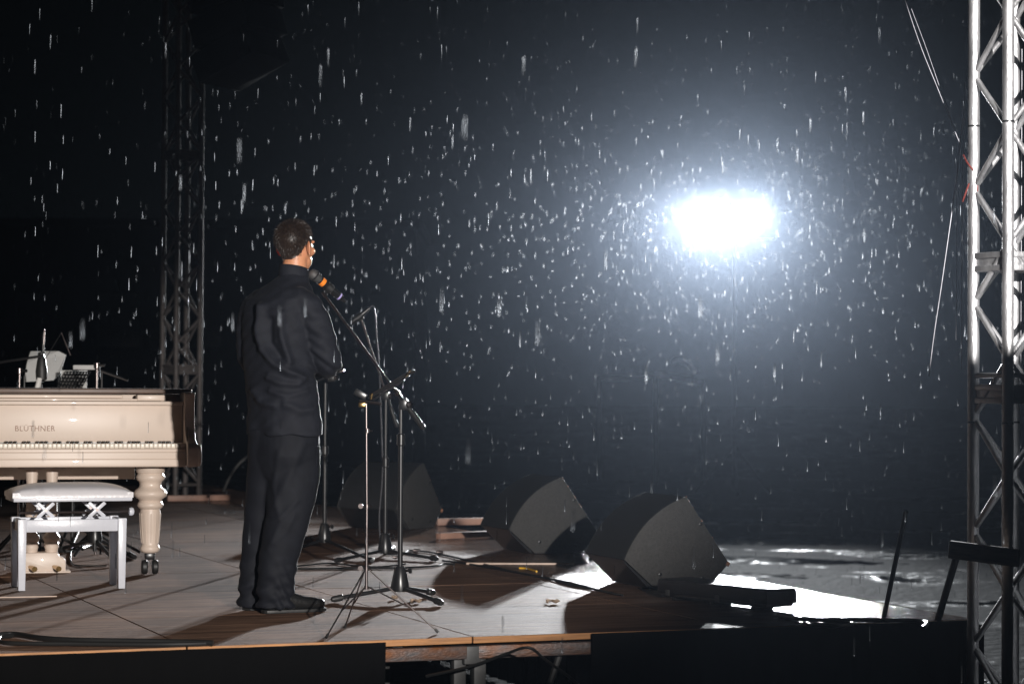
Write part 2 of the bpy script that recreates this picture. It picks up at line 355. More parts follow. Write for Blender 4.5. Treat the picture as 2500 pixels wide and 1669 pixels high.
# battens / bright strips lying on the deck
def strip(name, p0, p1, w, h, m, label):
    p0, p1 = Vector(p0), Vector(p1); d = p1 - p0
    o = MB().box((0, 0, h / 2 + .004), (d.length, w, h)).build(name, m, bevel=.003)
    o.location = (p0 + p1) / 2; o.rotation_euler = (0, 0, math.atan2(d.y, d.x)); return tag(o, label, 'strip')
strip('edge_strip', onz(1138, 1379), onz(1402, 1380), .02, .012, M['batten'], 'long pale strip standing in for a lit panel edge in front of the middle monitor')  # light caught on a raised panel edge, put in as a pale-coloured strip
strip('edge_strip', onz(-60, 1462), onz(139, 1458), .02, .006, M['batten'], 'short pale strip on the deck in front of the piano bench')
strip('batten', onz(1066, 1283), onz(1190, 1281), .05, .05, M['red_batten'], 'reddish wooden batten on the deck behind, the one furthest back between monitors')
strip('batten', onz(1070, 1317), onz(1222, 1309), .05, .04, M['red_batten'], 'reddish wooden batten on the deck just left of the middle monitor')
strip('batten', onz(408, 1224), onz(560, 1222), .06, .05, M['red_batten'], 'thin reddish batten on the deck at the foot of the far truss')

# ------------------------------------------------------------------ trusses
def truss(name, label, origin, rz, size, z0, z1, pitch, phase, rc, rb, rings, flanges=(), al='alu'):
    t = thing(name, label, 'truss', (origin[0], origin[1], z0), rz)
    H = z1 - z0; cs = [(0, 0), (size, 0), (size, size), (0, size)]
    ch = MB().tube([(0, 0, 0), (0, 0, H)], rc, 20).mesh('chord', M[al])
    for x, y in cs: link('chord', ch, t, (x, y, 0))
    for f in range(4):
        a, b = Vector((*cs[f], 0)), Vector((*cs[(f + 1) % 4], 0)); k = 0
        z = -phase + (pitch / 2 if f % 2 else 0); d = (b - a).normalized() * rc * .8
        g_ = .022
        while z < H:
            za, zb = z, z + pitch / 2
            if k % 2 == 0: p, q = a + d + Vector((0, 0, za + g_)), b - d + Vector((0, 0, zb - g_))
            else: p, q = b - d + Vector((0, 0, za + g_)), a + d + Vector((0, 0, zb - g_))
            if za > .02 and zb < H: MB().tube([p, q], rb, 12, cap=False).build('diagonal_brace', M[al], t)
            z += pitch / 2; k += 1
    for zr, hh in rings:
        for f in range(4):
            a, b = Vector((*cs[f], zr - z0)), Vector((*cs[(f + 1) % 4], zr - z0)); d = (b - a).normalized()
            ang = math.atan2(d.y, d.x)
            mb = MB()
            if hh > .03:
                for dz in (-hh / 2 + .014, hh / 2 - .014): mb.box((a + b) / 2 + Vector((0, 0, dz)), ((b - a).length - 2 * rc * .9, .03, .026), Matrix.Rotation(ang, 3, 'Z'))
                mb.box((a + b) / 2, ((b - a).length - 2 * rc * .9, .014, hh - .05), Matrix.Rotation(ang, 3, 'Z'))
            else: mb.tube([a + d * rc * .8, b - d * rc * .8], rb, 12, cap=False)
            mb.build('cross_bar', M[al], t, bevel=.003 if hh > .03 else 0)
    for zf in flanges:
        for x, y in cs: MB().tube([(x, y, zf - z0 - .004), (x, y, zf - z0 + .004)], rc + .0012, 20).build('joint_ring', M['black_metal'], t)
    return t
pl = at(2377, 700, 10.62); pf = at(2461, 700, 10.42)
dv = Vector((pf.x - pl.x, pf.y - pl.y, 0)); size_r = dv.length
# chords: the left one, then the front one; the square turns away to the right
zj = at(2440, 905, 10.45).z
rt = truss('truss_tower', 'tall wet aluminium truss tower at the right, its upper half brightly lit', (pl.x, pl.y), math.atan2(dv.y, dv.x), size_r, GZ, 4.6, .50,
           (1.92 - .25 * 8) * 0 + .055, .0255, .0125, [(at(2400, 638, 10.5).z, .085), (zj - .02, .02), (zj - .10, .085), (at(2400, 1600, 10.5).z - .4, .03)], [2.20, .9])
pk = at(397, 900, 22.2); pr = at(494, 900, 21.9)
lt = truss('truss_tower', 'slim truss tower standing far back behind the piano, its metal coloured darker for shade', (-3.02, 21.75), R(38), .245, 0.0, 5.6, .50, .12, .0245, .0125, [(1.16, .09), (.12, .03), (3.1, .09)], al='shaded_alu')

# ------------------------------------------------------------------ wires at the right tower
def wire(p, r, label, name='guy_wire', m='wire'):
    o = MB().tube(curve_pts(p, 6), r, 6).build(name, M[m]); return tag(o, label, 'wire')
a = at(2344, 352, 10.9)
wire([at(2190, -60, 10.9), at(2243, 100, 10.9), at(2290, 218, 10.9), a], 0.0018, 'thin wet wire slanting from the top edge to the right truss, the longer one')
wire([at(2225, 22, 10.95), at(2262, 120, 10.95), at(2300, 230, 10.95), at(2338, 336, 10.95)], .0013, 'thinner beaded wire close beside the long slanting wire')
wire([at(2352, 288, 10.8), at(2346, 340, 10.8), at(2336, 430, 10.8), at(2318, 560, 10.8), at(2298, 700, 10.8), at(2280, 820, 10.8), at(2268, 918, 10.8)], .0026, 'wet rope hanging from the truss slanting down to the left')
wire([at(2350, 240, 10.75), at(2347, 330, 10.75), at(2337, 440, 10.75), at(2336, 620, 10.75), at(2334, 830, 10.75)], .0013, 'thin wire hanging straight down beside the left truss tube')
wire([at(2357, 200, 10.7), at(2352, 360, 10.7), at(2350, 480, 10.7), at(2349, 560, 10.7), at(2348, 900, 10.7)], .0016, 'very thin wire hanging nearest to the left truss tube')
wire([at(2495, 120, 10.7), at(2494, 420, 10.7), at(2492, 900, 10.7)], .002, 'thin wire hanging behind the front truss tube at the photo edge')
def sling(pts, label):
    o = MB().tube(curve_pts(pts, 6), .004, 8).build('safety_sling', M['red_strap']); return tag(o, label, 'sling')
sling([at(2352, 379, 10.62), at(2362, 398, 10.57), at(2376, 416, 10.55)], 'short red sling on the truss, the upper one')
sling([at(2366, 448, 10.58), at(2358, 470, 10.58), at(2350, 492, 10.6)], 'short red sling end hanging left of the truss tube')
sling([at(2386, 447, 10.6), at(2386, 466, 10.6), at(2381, 490, 10.6)], 'short red sling end hanging right of the truss tube')
# slanting dark props at the stage corner and the plank strapped across the tower
for p0, p1, r, lb in (((2155, 1520), (2212, 1247), .011, 'thin dark slanting prop pole standing left of the right truss'),
                      ((2284, 1533), (2336, 1355), .016, 'thicker dark slanting prop pole leaning against the right truss')):
    a, b = at(*p0, 11.0), at(*p1, 10.72)
    tag(MB().tube([a, b], r, 10).build('prop_pole', M['black_metal']), lb, 'pole')
a, b = at(2318, 1340, 10.36), at(2488, 1362, 10.2); d = b - a
o = MB().box((0, 0, 0), (d.length, .03, .075)).build('plank', M['plank'], bevel=.004); o.location = (a + b) / 2
o.rotation_euler = (0, math.atan2(-d.z, Vector((d.x, d.y)).length), math.atan2(d.y, d.x)); tag(o, 'dark weathered plank strapped across the lower right truss', 'plank')

# ------------------------------------------------------------------ floodlights on their scaffold
mx_ = (L1.x + L2.x) / 2; tw = thing('lighting_mast', 'dark mast carrying the two bright floodlights in the rain', 'mast', (mx_, LY + .25, GZ)); zt = L1.z - GZ - .45
MB().tube([(0, 0, .1), (0, 0, zt)], [.026, .02], 12).build('pole', M['black_metal'], tw)
MB().tube([(-.75, 0, zt), (.75, 0, zt)], .018, 10).build('cross_bar', M['black_metal'], tw)
for q in (.5, 2.6, 4.7): MB().tube([(0, 0, .9), (.8 * math.cos(q), .8 * math.sin(q), .02)], .025, 8).build('leg', M['black_metal'], tw)
def flood(loc, r, m, label):
    t = thing('floodlight', label, 'floodlight', loc)
    aim = (Vector((-1.0, 12.5, .6)) - Vector(loc)).normalized()
    b = MB().lathe([(r * .55, -.22), (r * .75, -.2), (r * 1.05, -.02), (r * 1.08, .0), (r * 1.0, .0)], (0, 0, 0), 24, aim).build('housing', M['black_metal'], t)
    MB().lathe([(r * .98, .002), (r * .98, .008), (r * .5, .02), (r * .02, .025)], (0, 0, 0), 28, aim).build('lens', m, t)
    MB().tube([(-r * 1.15, .05, 0), (-r * 1.15, .05, -r * 1.3), (r * 1.15, .05, -r * 1.3), (r * 1.15, .05, 0)], .015, 8).build('yoke', M['black_metal'], t)
    MB().tube([(0, .05, -r * 1.3), (0, .1, -.42)], .02, 8).build('spigot', M['steel'], t)
flood(L1, .27, M['lens'], 'larger left floodlight, dazzling white in the rain')
flood(L2, .15, M['lens2'], 'smaller right floodlight, dazzling white beside the larger one')
# pale bent rails out in the wet, seen blurred under the lamps
br = thing('crowd_barrier', 'blurred pale steel barrier far away below the floodlights', 'barrier', onz(1660, 1180, GZ))
w_ = onz(1660, 1180, GZ); sc_ = w_.y / FPX
def bar_t(pts, r): MB().tube(curve_pts([at(x, y, w_.y) - w_ for x, y in pts], 6), r, 8).build('rail', M['alu'], br)
bar_t([(1600, 915), (1640, 920), (1690, 928), (1716, 934)], .05)
bar_t([(1640, 886), (1655, 878), (1685, 892), (1700, 910)], .05)
bar_t([(1462, 922), (1525, 924)], .04); bar_t([(1600, 915), (1602, 1180)], .03); bar_t([(1716, 934), (1718, 1185)], .03); bar_t([(1462, 922), (1464, 1170)], .03); bar_t([(1525, 924), (1600, 915)], .03)

# ------------------------------------------------------------------ dark building and hanging array
bd = thing('building', 'long dark flat roofed building hidden in the night behind the stage', 'building', (-12.5, 62, GZ))
MB().box((3.5, 4, 3.0), (13, 8, 6.0)).build('wall', M['dark_wall'], bd)
MB().box((3.5, 4, 6.1), (13.3, 8.3, .2)).build('parapet', M['dark_wall'], bd)
for k in range(6):
    w = MB().box((-1.8 + k * 2.1, -.005, 3.6), (1.2, .05, 1.5)).build('window', M['dark_wall'], bd); MB().box((-1.8 + k * 2.1, -.034, 3.6), (1.06, .01, 1.36)).build('pane', M['dark_glass'], w)
la = thing('line_array', 'black line array loudspeaker hanging in the dark at the top', 'loudspeaker', at(585, -105, 16), R(-26))
for k in range(4):
    a_ = R(4 + 7 * k); zc = -.05 - .21 * k; rot = Matrix.Rotation(-a_, 3, 'Y')
    c = MB().box((.02 * k - .05, 0, zc), (.44, .5, .2), rot).build('cabinet', M['cloth'], la, bevel=.01)
MB().tube([(-.02, 0, .05), (-.02, 0, 1.6)], .012, 8).build('chain', M['steel'], la)

# ================================================================== PIANO
pi_loc = Vector((-2.394, 12.99, 0)); pi_rot = R(14)
pn = thing('grand_piano', 'cream grand piano with turned leg and brass maker lettering, cut by the left edge', 'piano', pi_loc, pi_rot)
KW = .0235; NK = 52; X0 = -NK * KW / 2
wk = MB().box((0, .075, -.012), (KW - .0014, .15, .024)).mesh('white_key', M['ivory'], bevel=.0015)
bk = MB().prism([(0, 0), (.095, 0), (.095, .012), (.008, .012), (0, .006)], -.0055, .0055, lambda p, q, t: Vector((t, p, q))).mesh('black_key', M['black_gloss'], bevel=.001)
for k in range(NK):
    link('white_key', wk, pn, (X0 + (k + .5) * KW, 0, .722 + random.uniform(-.0006, .0006)))
    if k < NK - 1 and (k % 7) in (0, 2, 3, 5, 6): link('black_key', bk, pn, (X0 + (k + 1) * KW, .052, .722))
yz = lambda p, q, t: Vector((t, p, q))
MB().prism([(-.022, .597), (.02, .597), (.02, .698), (-.008, .698), (-.014, .69), (-.014, .677), (-.02, .674), (-.02, .641), (-.026, .637), (-.026, .603)], -.642, .642, yz).build('key_slip', M['cream'], pn, bevel=.002)
MB().box((0, .62, .625), (1.36, 1.2, .05)).build('keybed', M['brown'], pn)
MB().box((0, .165, .822), (1.285, .022, .212)).build('nameboard', M['cream'], pn, bevel=.003)
MB().box((0, .150, .7215), (1.26, .006, .008)).build('felt_strip', M['black_gloss'], pn)
MB().box((0, .152, .939), (1.286, .06, .022)).build('fallboard_ledge', M['cream'], pn, bevel=.005)
MB().box((-.11, .20, .957), (1.06, .05, .012)).build('music_shelf_lip', M['cream'], pn, bevel=.003)
MB().box((-.16, .23, .974), (.96, .06, .02)).build('music_shelf', M['cream'], pn, bevel=.006)
MB().box((.47, .22, .968), (.15, .1, .034)).build('desk_block', M['cream'], pn, bevel=.006)
for s in (-1, 1):
    # end block beside the keys and the scrolled arm
    MB().box((s * .627, .07, .709), (.03, .14, .03)).build('key_block', M['cream'], pn, bevel=.003)
    prof = [(-.055, .597), (-.072, .62), (-.078, .66), (-.072, .70), (-.05, .725), (-.01, .735), (.03, .745), (.06, .765), (.085, .80), (.10, .85), (.105, .90), (.098, .95), (.085, .985), (.085, 1.0), (.35, 1.0), (.35, .597)]
    MB().prism(prof, s * .645, s * .702, yz).build('arm', M['cream'], pn, bevel=.008, seg=3)
    MB().prism([(-.05, .60), (-.074, .625), (-.08, .66), (-.074, .698), (-.05, .72), (-.01, .72), (-.01, .60)], s * .696, s * .722, yz).build('arm_scroll', M['cream'], pn, bevel=.012, seg=3)
# curved body rim, lid
out = [(-.70, .34), (.70, .34), (.70, 1.0)]
for k in range(1, 13):
    t = k / 12; out.append((.70 - 1.0 * (3 * t * t - 2 * t ** 3) , 1.0 + .95 * t))
out += [(-.42, 2.02), (-.58, 2.04), (-.66, 1.98), (-.70, 1.86)]
MB().prism(out, .60, .985, lambda p, q, t: Vector((p, q, t))).build('rim', M['cream'], pn, bevel=.006)
lid = [(p * 1.012, q if q < .4 else q * 1.006) for p, q in out]
lid = [(p, .30 if q < .4 else q) for p, q in lid]
MB().prism(lid, .99, 1.016, lambda p, q, t: Vector((p, q, t))).build('lid', M['brown'], pn, bevel=.004)
# turned legs with double castors
LP = [(.062, .60), (.078, .597), (.078, .560), (.07, .553), (.074, .545), (.079, .535), (.076, .52), (.062, .508), (.058, .49), (.064, .476), (.082, .462), (.093, .445), (.088, .428), (.066, .412), (.060, .402), (.068, .392), (.072, .378), (.066, .366), (.054, .357), (.057, .34), (.058, .32), (.052, .24), (.045, .165), (.047, .158), (.053, .15), (.055, .138), (.05, .126), (.04, .118), (.03, .116)]
def piano_leg(x, y):
    lg = MB().lathe([(r, z) for r, z in LP], (x, y, 0), 32).build('leg', M['cream'], pn, angle=55)
    for k in range(12):                                # raised flutes on the tapering shaft
        q = 2 * math.pi * k / 12; c, s = math.cos(q), math.sin(q)
        MB().tube([(x + .0555 * c, y + .0555 * s, .335), (x + .05 * c, y + .05 * s, .235), (x + .0445 * c, y + .0445 * s, .172)], [.005, .0045, .004], 5).build('flute', M['cream'], lg)
    MB().box((x, y, .10), (.055, .05, .04)).build('castor_fork', M['black_metal'], lg, bevel=.008)
    for s in (-1, 1): MB().lathe([(.012, -.017), (.034, -.016), (.040, -.009), (.040, .009), (.034, .016), (.012, .017)], (x + s * .029, y, .040), 20, Vector((1, 0, 0))).build('castor_wheel', M['rubber'], lg)
piano_leg(.475, .22); piano_leg(-.52, .24); piano_leg(-.45, 1.7)
# pedal lyre
ly = MB().prism([(-.13, .005), (.13, .005), (.13, .07), (.118, .082), (.10, .086), (.092, .10), (.085, .112), (-.085, .112), (-.092, .10), (-.10, .086), (-.118, .082), (-.13, .07)], .60, .72, lambda p, q, t: Vector((p - .10, t - .21, q))).build('lyre_base', M['cream'], pn, bevel=.004)
MB().box((-.10, .445, .006), (.31, .15, .01)).build('foot_plate', M['cream'], ly, bevel=.002)
CP = [(.034, .112), (.036, .13), (.040, .14), (.037, .15), (.042, .158), (.037, .168), (.044, .178), (.048, .192), (.04, .208), (.028, .222), (.026, .25), (.030, .30), (.034, .315), (.036, .325), (.03, .34), (.028, .48), (.034, .54), (.034, .60)]
for s in (-1, 1): MB().lathe(CP, (-.10 + s * .055, .45, 0), 20).build('lyre_column', M['cream'], ly, angle=55)
for x in (-.165, -.035):
    MB().tube([(x, .39, .035), (x + .012, .34, .034), (x + .022, .29, .03)], [.010, .013, .016], 8).build('pedal', M['brass'], ly)
MB().box((-.05, .9, .55), (1.0, .05, .11)).build('under_beam', M['cream'], pn, bevel=.004)
MB().box((-.10, .45, .585), (.26, .1, .03)).build('lyre_block', M['cream'], pn, bevel=.004)
# lettering
def letters(txt, size, m, parent, loc, rot, name='lettering'):
    cu = bpy.data.curves.new(name, 'FONT'); cu.body = txt; cu.size = size; cu.align_x = 'CENTER'; cu.space_character = 1.08; cu.extrude = .0006; cu.resolution_u = 3
    to = bpy.data.objects.new('tmp', cu); C.objects.link(to)
    me = bpy.data.meshes.new_from_object(to.evaluated_get(bpy.context.evaluated_depsgraph_get())); bpy.data.objects.remove(to)
    me.materials.clear(); me.materials.append(m)
    o = link(name, me, parent, loc, rot); return o
o = letters('BLÜTHNER', .041, M['gold'], pn, (-.155, .1534, .787), (R(90), 0, 0)); o.scale = (1.0, 1.0, 1)
# serifs for the lettering: thin feet under and over each upright
sf = MB()
wtot = .208
for k, (dx, w) in enumerate(((-.094, .010), (-.068, .010), (-.002, .008), (.026, .010), (.052, .010), (.076, .008), (.094, .006))):
    for z in (.7874, .8158): sf.box((-.155 + dx, .1534, z), (w, .0012, .0012))
sf.build('serif', M['gold'], pn, smooth=False)

# ================================================================== BENCH
bl = (onz(54, 1442) + onz(297, 1436)) / 2
bn = thing('piano_bench', 'white adjustable piano bench with padded seat in front of the cream piano', 'bench', (bl.x, bl.y, 0), R(19))
BW, BD = .55, .29
for x in (-1, 1):
    for y in (0, 1):
        xx, yy = x * (BW / 2 - .022), y * (BD - .04) + .02
        mb = MB(); t, b_ = .022, .017
        mb.add([(xx - b_, yy - b_, 0), (xx + b_, yy - b_, 0), (xx + b_, yy + b_, 0), (xx - b_, yy + b_, 0), (xx - t, yy - t, .36), (xx + t, yy - t, .36), (xx + t, yy + t, .36), (xx - t, yy + t, .36)],
               [(0, 3, 2, 1), (4, 5, 6, 7), (0, 1, 5, 4), (1, 2, 6, 5), (2, 3, 7, 6), (3, 0, 4, 7)])
        mb.build('leg', M['white_paint'], bn, bevel=.003)
for y in (.02, BD - .02): MB().box((0, y, .325), (BW - .088, .022, .062)).build('apron', M['white_paint'], bn, bevel=.002)
for x in (-1, 1): MB().box((x * (BW / 2 - .022), BD / 2, .325), (.022, BD - .084, .062)).build('apron', M['white_paint'], bn, bevel=.002)
# seat: board, padded cushion with a soft domed top
MB().box((0, BD / 2, .458), (BW + .05, BD + .03, .02)).build('seat_board', M['white_paint'], bn, bevel=.004)
nx, ny = 28, 18; cv, cf = [], []
for i in range(nx + 1):
    for j in range(ny + 1):
        u, v = i / nx * 2 - 1, j / ny * 2 - 1
        e = (1 - abs(u) ** 7) * (1 - abs(v) ** 5); dome = .036 * (1 - u ** 4) * (1 - v ** 2 * .9)
        cv.append((u * (BW / 2 + .03), BD / 2 + v * (BD / 2 + .018), .505 + dome + .012 * (e ** .3 - 1)))
for i in range(nx):
    for j in range(ny):
        a = i * (ny + 1) + j; cf.append((a, a + ny + 1, a + ny + 2, a + 1))
k0 = len(cv); border = [i * (ny + 1) for i in range(nx + 1)] + [nx * (ny + 1) + j for j in range(1, ny + 1)] + [i * (ny + 1) + ny for i in range(nx - 1, -1, -1)] + [j for j in range(ny - 1, 0, -1)]
for b_ in border: x, y, z = cv[b_]; cv.append((x, y, .466))
nb = len(border)
for k in range(nb): cf.append((border[k], border[(k + 1) % nb], k0 + (k + 1) % nb, k0 + k))
cf.append(tuple(k0 + k for k in range(nb)))
MB().add(cv, cf).build('cushion', M['white_vinyl'], bn, angle=60)
MB().tube([(BW / 2 - .0, BD / 2 + .06, .45), (BW / 2 + .0, BD / 2 + .085, .445)], .012, 10).build('seat_foot', M['white_paint'], bn)
for yy in (.045, BD - .045):                           # scissor lift
    for s in (-1, 1):
        MB().box((s * .13, yy, .402), (.11, .004, .018), Matrix.Rotation(R(-42), 3, 'Y')).build('lift_arm', M['white_paint'], bn, bevel=.001)
        MB().box((s * .13, yy + .006, .402), (.11, .004, .018), Matrix.Rotation(R(42), 3, 'Y')).build('lift_arm', M['white_paint'], bn, bevel=.001)
        MB().tube([(s * .13, yy - .005, .402), (s * .13, yy + .012, .402)], .008, 10).build('pivot', M['chrome'], bn)
MB().tube([(-BW / 2 + .02, BD / 2, .385), (BW / 2 + .035, BD / 2, .385)], .006, 8).build('lift_rod', M['chrome'], bn)
MB().lathe([(.008, 0), (.02, .004), (.022, .016), (.016, .026), (.006, .028)], (BW / 2 + .035, BD / 2, .385), 16, Vector((1, 0, 0))).build('knob', M['white_paint'], bn)

# ================================================================== PERSON
PX, PY = -1.078, 11.13
person = thing('person', 'man in dark shirt and trousers seen from behind, singing at a boom microphone', 'person', (PX, PY, 0))
def loft(mb, rings, n=28, p=2.3):
    """rings: (centre, axis_a, axis_b) with axis vectors carrying the half sizes"""
    vs_ = []
    for c, a, b in rings:
        for k in range(n):
            q = 2 * math.pi * k / n; cc, ss = math.cos(q), math.sin(q)
            f = (abs(cc) ** p + abs(ss) ** p) ** (-1 / p)
            vs_.append(Vector(c) + Vector(a) * cc * f + Vector(b) * ss * f)
    fs = []
    for i in range(len(rings) - 1):
        for k in range(n):
            u, v = i * n + k, i * n + (k + 1) % n; fs.append((u, v, v + n, u + n))
    fs.append(tuple(range(n))[::-1]); fs.append(tuple((len(rings) - 1) * n + k for k in range(n)))
    mb.add(vs_, fs)
def limb(mb, pts, rads, n=18, sub=5):
    P = curve_pts(pts, sub); rr = np.interp(np.linspace(0, len(pts) - 1, len(P)), range(len(pts)), rads)
    mb.tube(P, list(rr), n); mb.sphere(P[0], rr[0] * .99, 12, 8); mb.sphere(P[-1], rr[-1] * .99, 12, 8)
def remesh(mb, vox, smooth_it=4):
    me = bpy.data.meshes.new('tmp'); me.from_pydata(mb.v, [], mb.f); me.validate()
    bm = bmesh.new(); bm.from_mesh(me); bmesh.ops.recalc_face_normals(bm, faces=bm.faces); bm.to_mesh(me); bm.free()
    o = bpy.data.objects.new('tmp', me); C.objects.link(o)
    m_ = o.modifiers.new('r', 'REMESH'); m_.mode = 'VOXEL'; m_.voxel_size = vox
    if smooth_it: s_ = o.modifiers.new('s', 'SMOOTH'); s_.factor = .5; s_.iterations = smooth_it
    me2 = bpy.data.meshes.new_from_object(o.evaluated_get(bpy.context.evaluated_depsgraph_get())); bpy.data.objects.remove(o); return me2
def displace(me, fn):
    n = len(me.vertices); co = np.empty(n * 3); no = np.empty(n * 3); me.vertices.foreach_get('co', co); me.vertices.foreach_get('normal', no)
    co = co.reshape(-1, 3); no = no.reshape(-1, 3); d = fn(co, no); co += no * d[:, None]; me.vertices.foreach_set('co', co.ravel()); me.update()
def finish(me, name, m, parent):
    me.materials.clear(); me.materials.append(m); me.polygons.foreach_set('use_smooth', [True] * len(me.polygons)); return link(name, me, parent)
def yaw(a): a = R(a); return Vector((math.cos(a), -math.sin(a), 0)), Vector((math.sin(a), math.cos(a), 0))   # right, forward

def seg_d(P, a, b):                                    # distance of points P (n,2) to the segment a-b and the position on it
    a, b = np.array(a), np.array(b); d = b - a; t = np.clip(((P - a) @ d) / (d @ d), 0, 1); return np.linalg.norm(P - (a + t[:, None] * d), axis=1), t
def fold(P, pts, w, h):
    best = np.full(len(P), 9.0)
    for a, b in zip(pts[:-1], pts[1:]): best = np.minimum(best, seg_d(P, a, b)[0])
    return h * np.exp(-(best / w) ** 2)

# --- shirt
sh = MB(); rT, fT = yaw(50)
TR = [(.815, .030, .05, .190, .150), (.85, .030, .05, .188, .148), (.92, .026, .045, .180, .142), (1.0, .018, .04, .175, .138), (1.1, .006, .04, .174, .137), (1.2, .0, .04, .180, .138),
      (1.3, .0, .04, .190, .140), (1.38, .0, .04, .197, .136), (1.44, .008, .04, .192, .120), (1.485, .025, .045, .150, .098), (1.52, .045, .05, .098, .082), (1.545, .06, .055, .072, .070), (1.56, .064, .058, .064, .064)]
loft(sh, [((x, y, z), rT * a * (1.06 if z < 1.5 else 1), fT * b) for z, x, y, a, b in TR], 36, 2.5)
RA = [(.108, -.075, 1.432), (.155, -.075, 1.385), (.193, -.062, 1.30), (.220, -.035, 1.20), (.236, -.01, 1.155), (.218, .065, 1.135), (.17, .16, 1.13), (.13, .23, 1.14)]
limb(sh, RA, [.066, .069, .066, .065, .062, .056, .05, .044])
LA = [(-.098, .125, 1.430), (-.132, .135, 1.38), (-.146, .14, 1.28), (-.142, .155, 1.18), (-.115, .205, 1.15), (-.05, .28, 1.17), (.0, .33, 1.2)]
limb(sh, LA, [.062, .066, .062, .060, .058, .05, .043])
me = remesh(sh, .0075, 5)
def shirt_fn(co, no):
    x, y, z = co.T; P = np.c_[x, z]
    back = np.clip(-no[:, 1] * 1.6 + .25, 0, 1) * (x < .17)
    d = fold(P, [(-.065, 1.40), (-.072, 1.29), (-.05, 1.21), (.0, 1.15), (.06, 1.11), (.12, 1.08)], .020, .017)       # the long sweep over the back
    d += fold(P, [(.035, 1.37), (.03, 1.29), (.045, 1.22), (.065, 1.15)], .016, .012)
    d += fold(P, [(-.10, 1.02), (-.06, .97), (.0, .955)], .02, .010)
    d += fold(P, [(-.03, 1.08), (.03, 1.055), (.10, 1.05)], .016, .009)
    d += fold(P, [(-.02, 1.02), (.06, .995), (.14, 1.02)], .014, .007)
    d += fold(P, [(.05, .96), (.12, .93), (.19, .94)], .02, .008)
    d -= fold(P, [(-.03, 1.34), (-.03, 1.24), (.02, 1.17)], .022, .010)
    d = d * back * 1.9
    arm = np.clip((x - .12) / .04, 0, 1) * (z > 1.05) * (z < 1.47)
    ph = 58 * z + 30 * x + 2.2 * np.sin(14 * x + 9 * z)
    d += arm * (.0045 * np.sin(ph) * np.clip((1.36 - z) / .2, .15, 1) + .003 * np.sin(1.9 * ph + 1))
    d += .0028 * np.sin(37 * z + 21 * x * (1 + z) + 13 * y) * np.sin(19 * x - 11 * z + 2) + .0012 * np.sin(95 * z - 60 * x + 30 * y)
    hem = np.clip((.90 - z) / .07, 0, 1); d += hem * .006 * np.sin(6 * np.arctan2(y - .05, x - .03))
    return d
displace(me, shirt_fn)
shirt = finish(me, 'shirt', M['shirt'], person)
# collar band, back yoke seam
rH, fH = yaw(38)
cb = MB(); ring_n = 28; cc_ = Vector((.066, .058, 0))
prof = [(.070, 1.535), (.072, 1.55), (.069, 1.585), (.066, 1.592), (.061, 1.588), (.061, 1.54)]
vs_ = [cc_ + rH * math.cos(2 * math.pi * k / ring_n) * r * .95 + fH * math.sin(2 * math.pi * k / ring_n) * r * 1.02 + Vector((0, 0, z - .012 * math.sin(2 * math.pi * k / ring_n))) for r, z in prof for k in range(ring_n)]
fs_ = [(i * ring_n + k, i * ring_n + (k + 1) % ring_n, (i + 1) % len(prof) * ring_n + (k + 1) % ring_n, (i + 1) % len(prof) * ring_n + k) for i in range(len(prof)) for k in range(ring_n)]
cb.add(vs_, fs_).build('collar', M['shirt'], shirt, angle=60)
# --- trousers
tr = MB(); rP, fP = yaw(50)
loft(tr, [((.03, .05, .62), rP * .13, fP * .11), ((.03, .05, .72), rP * .168, fP * .138), ((.03, .05, .85), rP * .172, fP * .14), ((.03, .05, .95), rP * .165, fP * .13)], 32, 2.4)
def leg_l(rows, ya):
    r_, f_ = yaw(ya); loft(tr, [((x, y, z), r_ * a, f_ * b) for z, x, y, a, b in rows], 28, 2.2)
leg_l([(.025, -.004, .012, .078, .092), (.06, -.002, .008, .076, .090), (.13, -.002, .0, .076, .086), (.25, .010, -.004, .084, .090), (.36, .035, -.004, .094, .099), (.45, .055, .0, .102, .106), (.6, .072, .02, .112, .120), (.72, .070, .03, .115, .13), (.84, .06, .04, .11, .13)], 60)
leg_l([(.02, -.115, .15, .070, .085), (.06, -.112, .148, .068, .084), (.14, -.108, .142, .07, .083), (.25, -.095, .135, .076, .086), (.36, -.08, .125, .083, .094), (.45, -.066, .115, .092, .10), (.6, -.04, .10, .104, .112), (.72, -.025, .085, .11, .12), (.84, -.02, .07, .11, .13)], 35)
me = remesh(tr, .0075, 4)
def tr_fn(co, no):
    x, y, z = co.T; P = np.c_[x, z]; lo = np.clip((.30 - z) / .25, 0, 1)
    d = lo * (.006 * np.sin(70 * z + 16 * x + 5 * np.sin(20 * x + 12 * y)) + .004 * np.sin(118 * z - 35 * x + 20 * y))
    d += fold(P, [(.13, .78), (.06, .62), (.0, .50)], .02, .007) * (no[:, 1] < .2)
    d += fold(P, [(.02, .74), (-.01, .58), (.03, .42), (-.03, .30)], .014, .006) * (no[:, 1] < .2)
    d += fold(P, [(.10, .52), (.03, .44), (-.04, .42)], .014, .006) * (no[:, 1] < .2)
    d += fold(P, [(.09, .46), (.05, .38), (.0, .33)], .014, .005) * (no[:, 1] < .2)
    d += .0026 * np.sin(28 * z + 30 * x + 12 * y) * np.sin(17 * z - 22 * y)
    return d
displace(me, tr_fn); finish(me, 'trousers', M['trousers'], person)
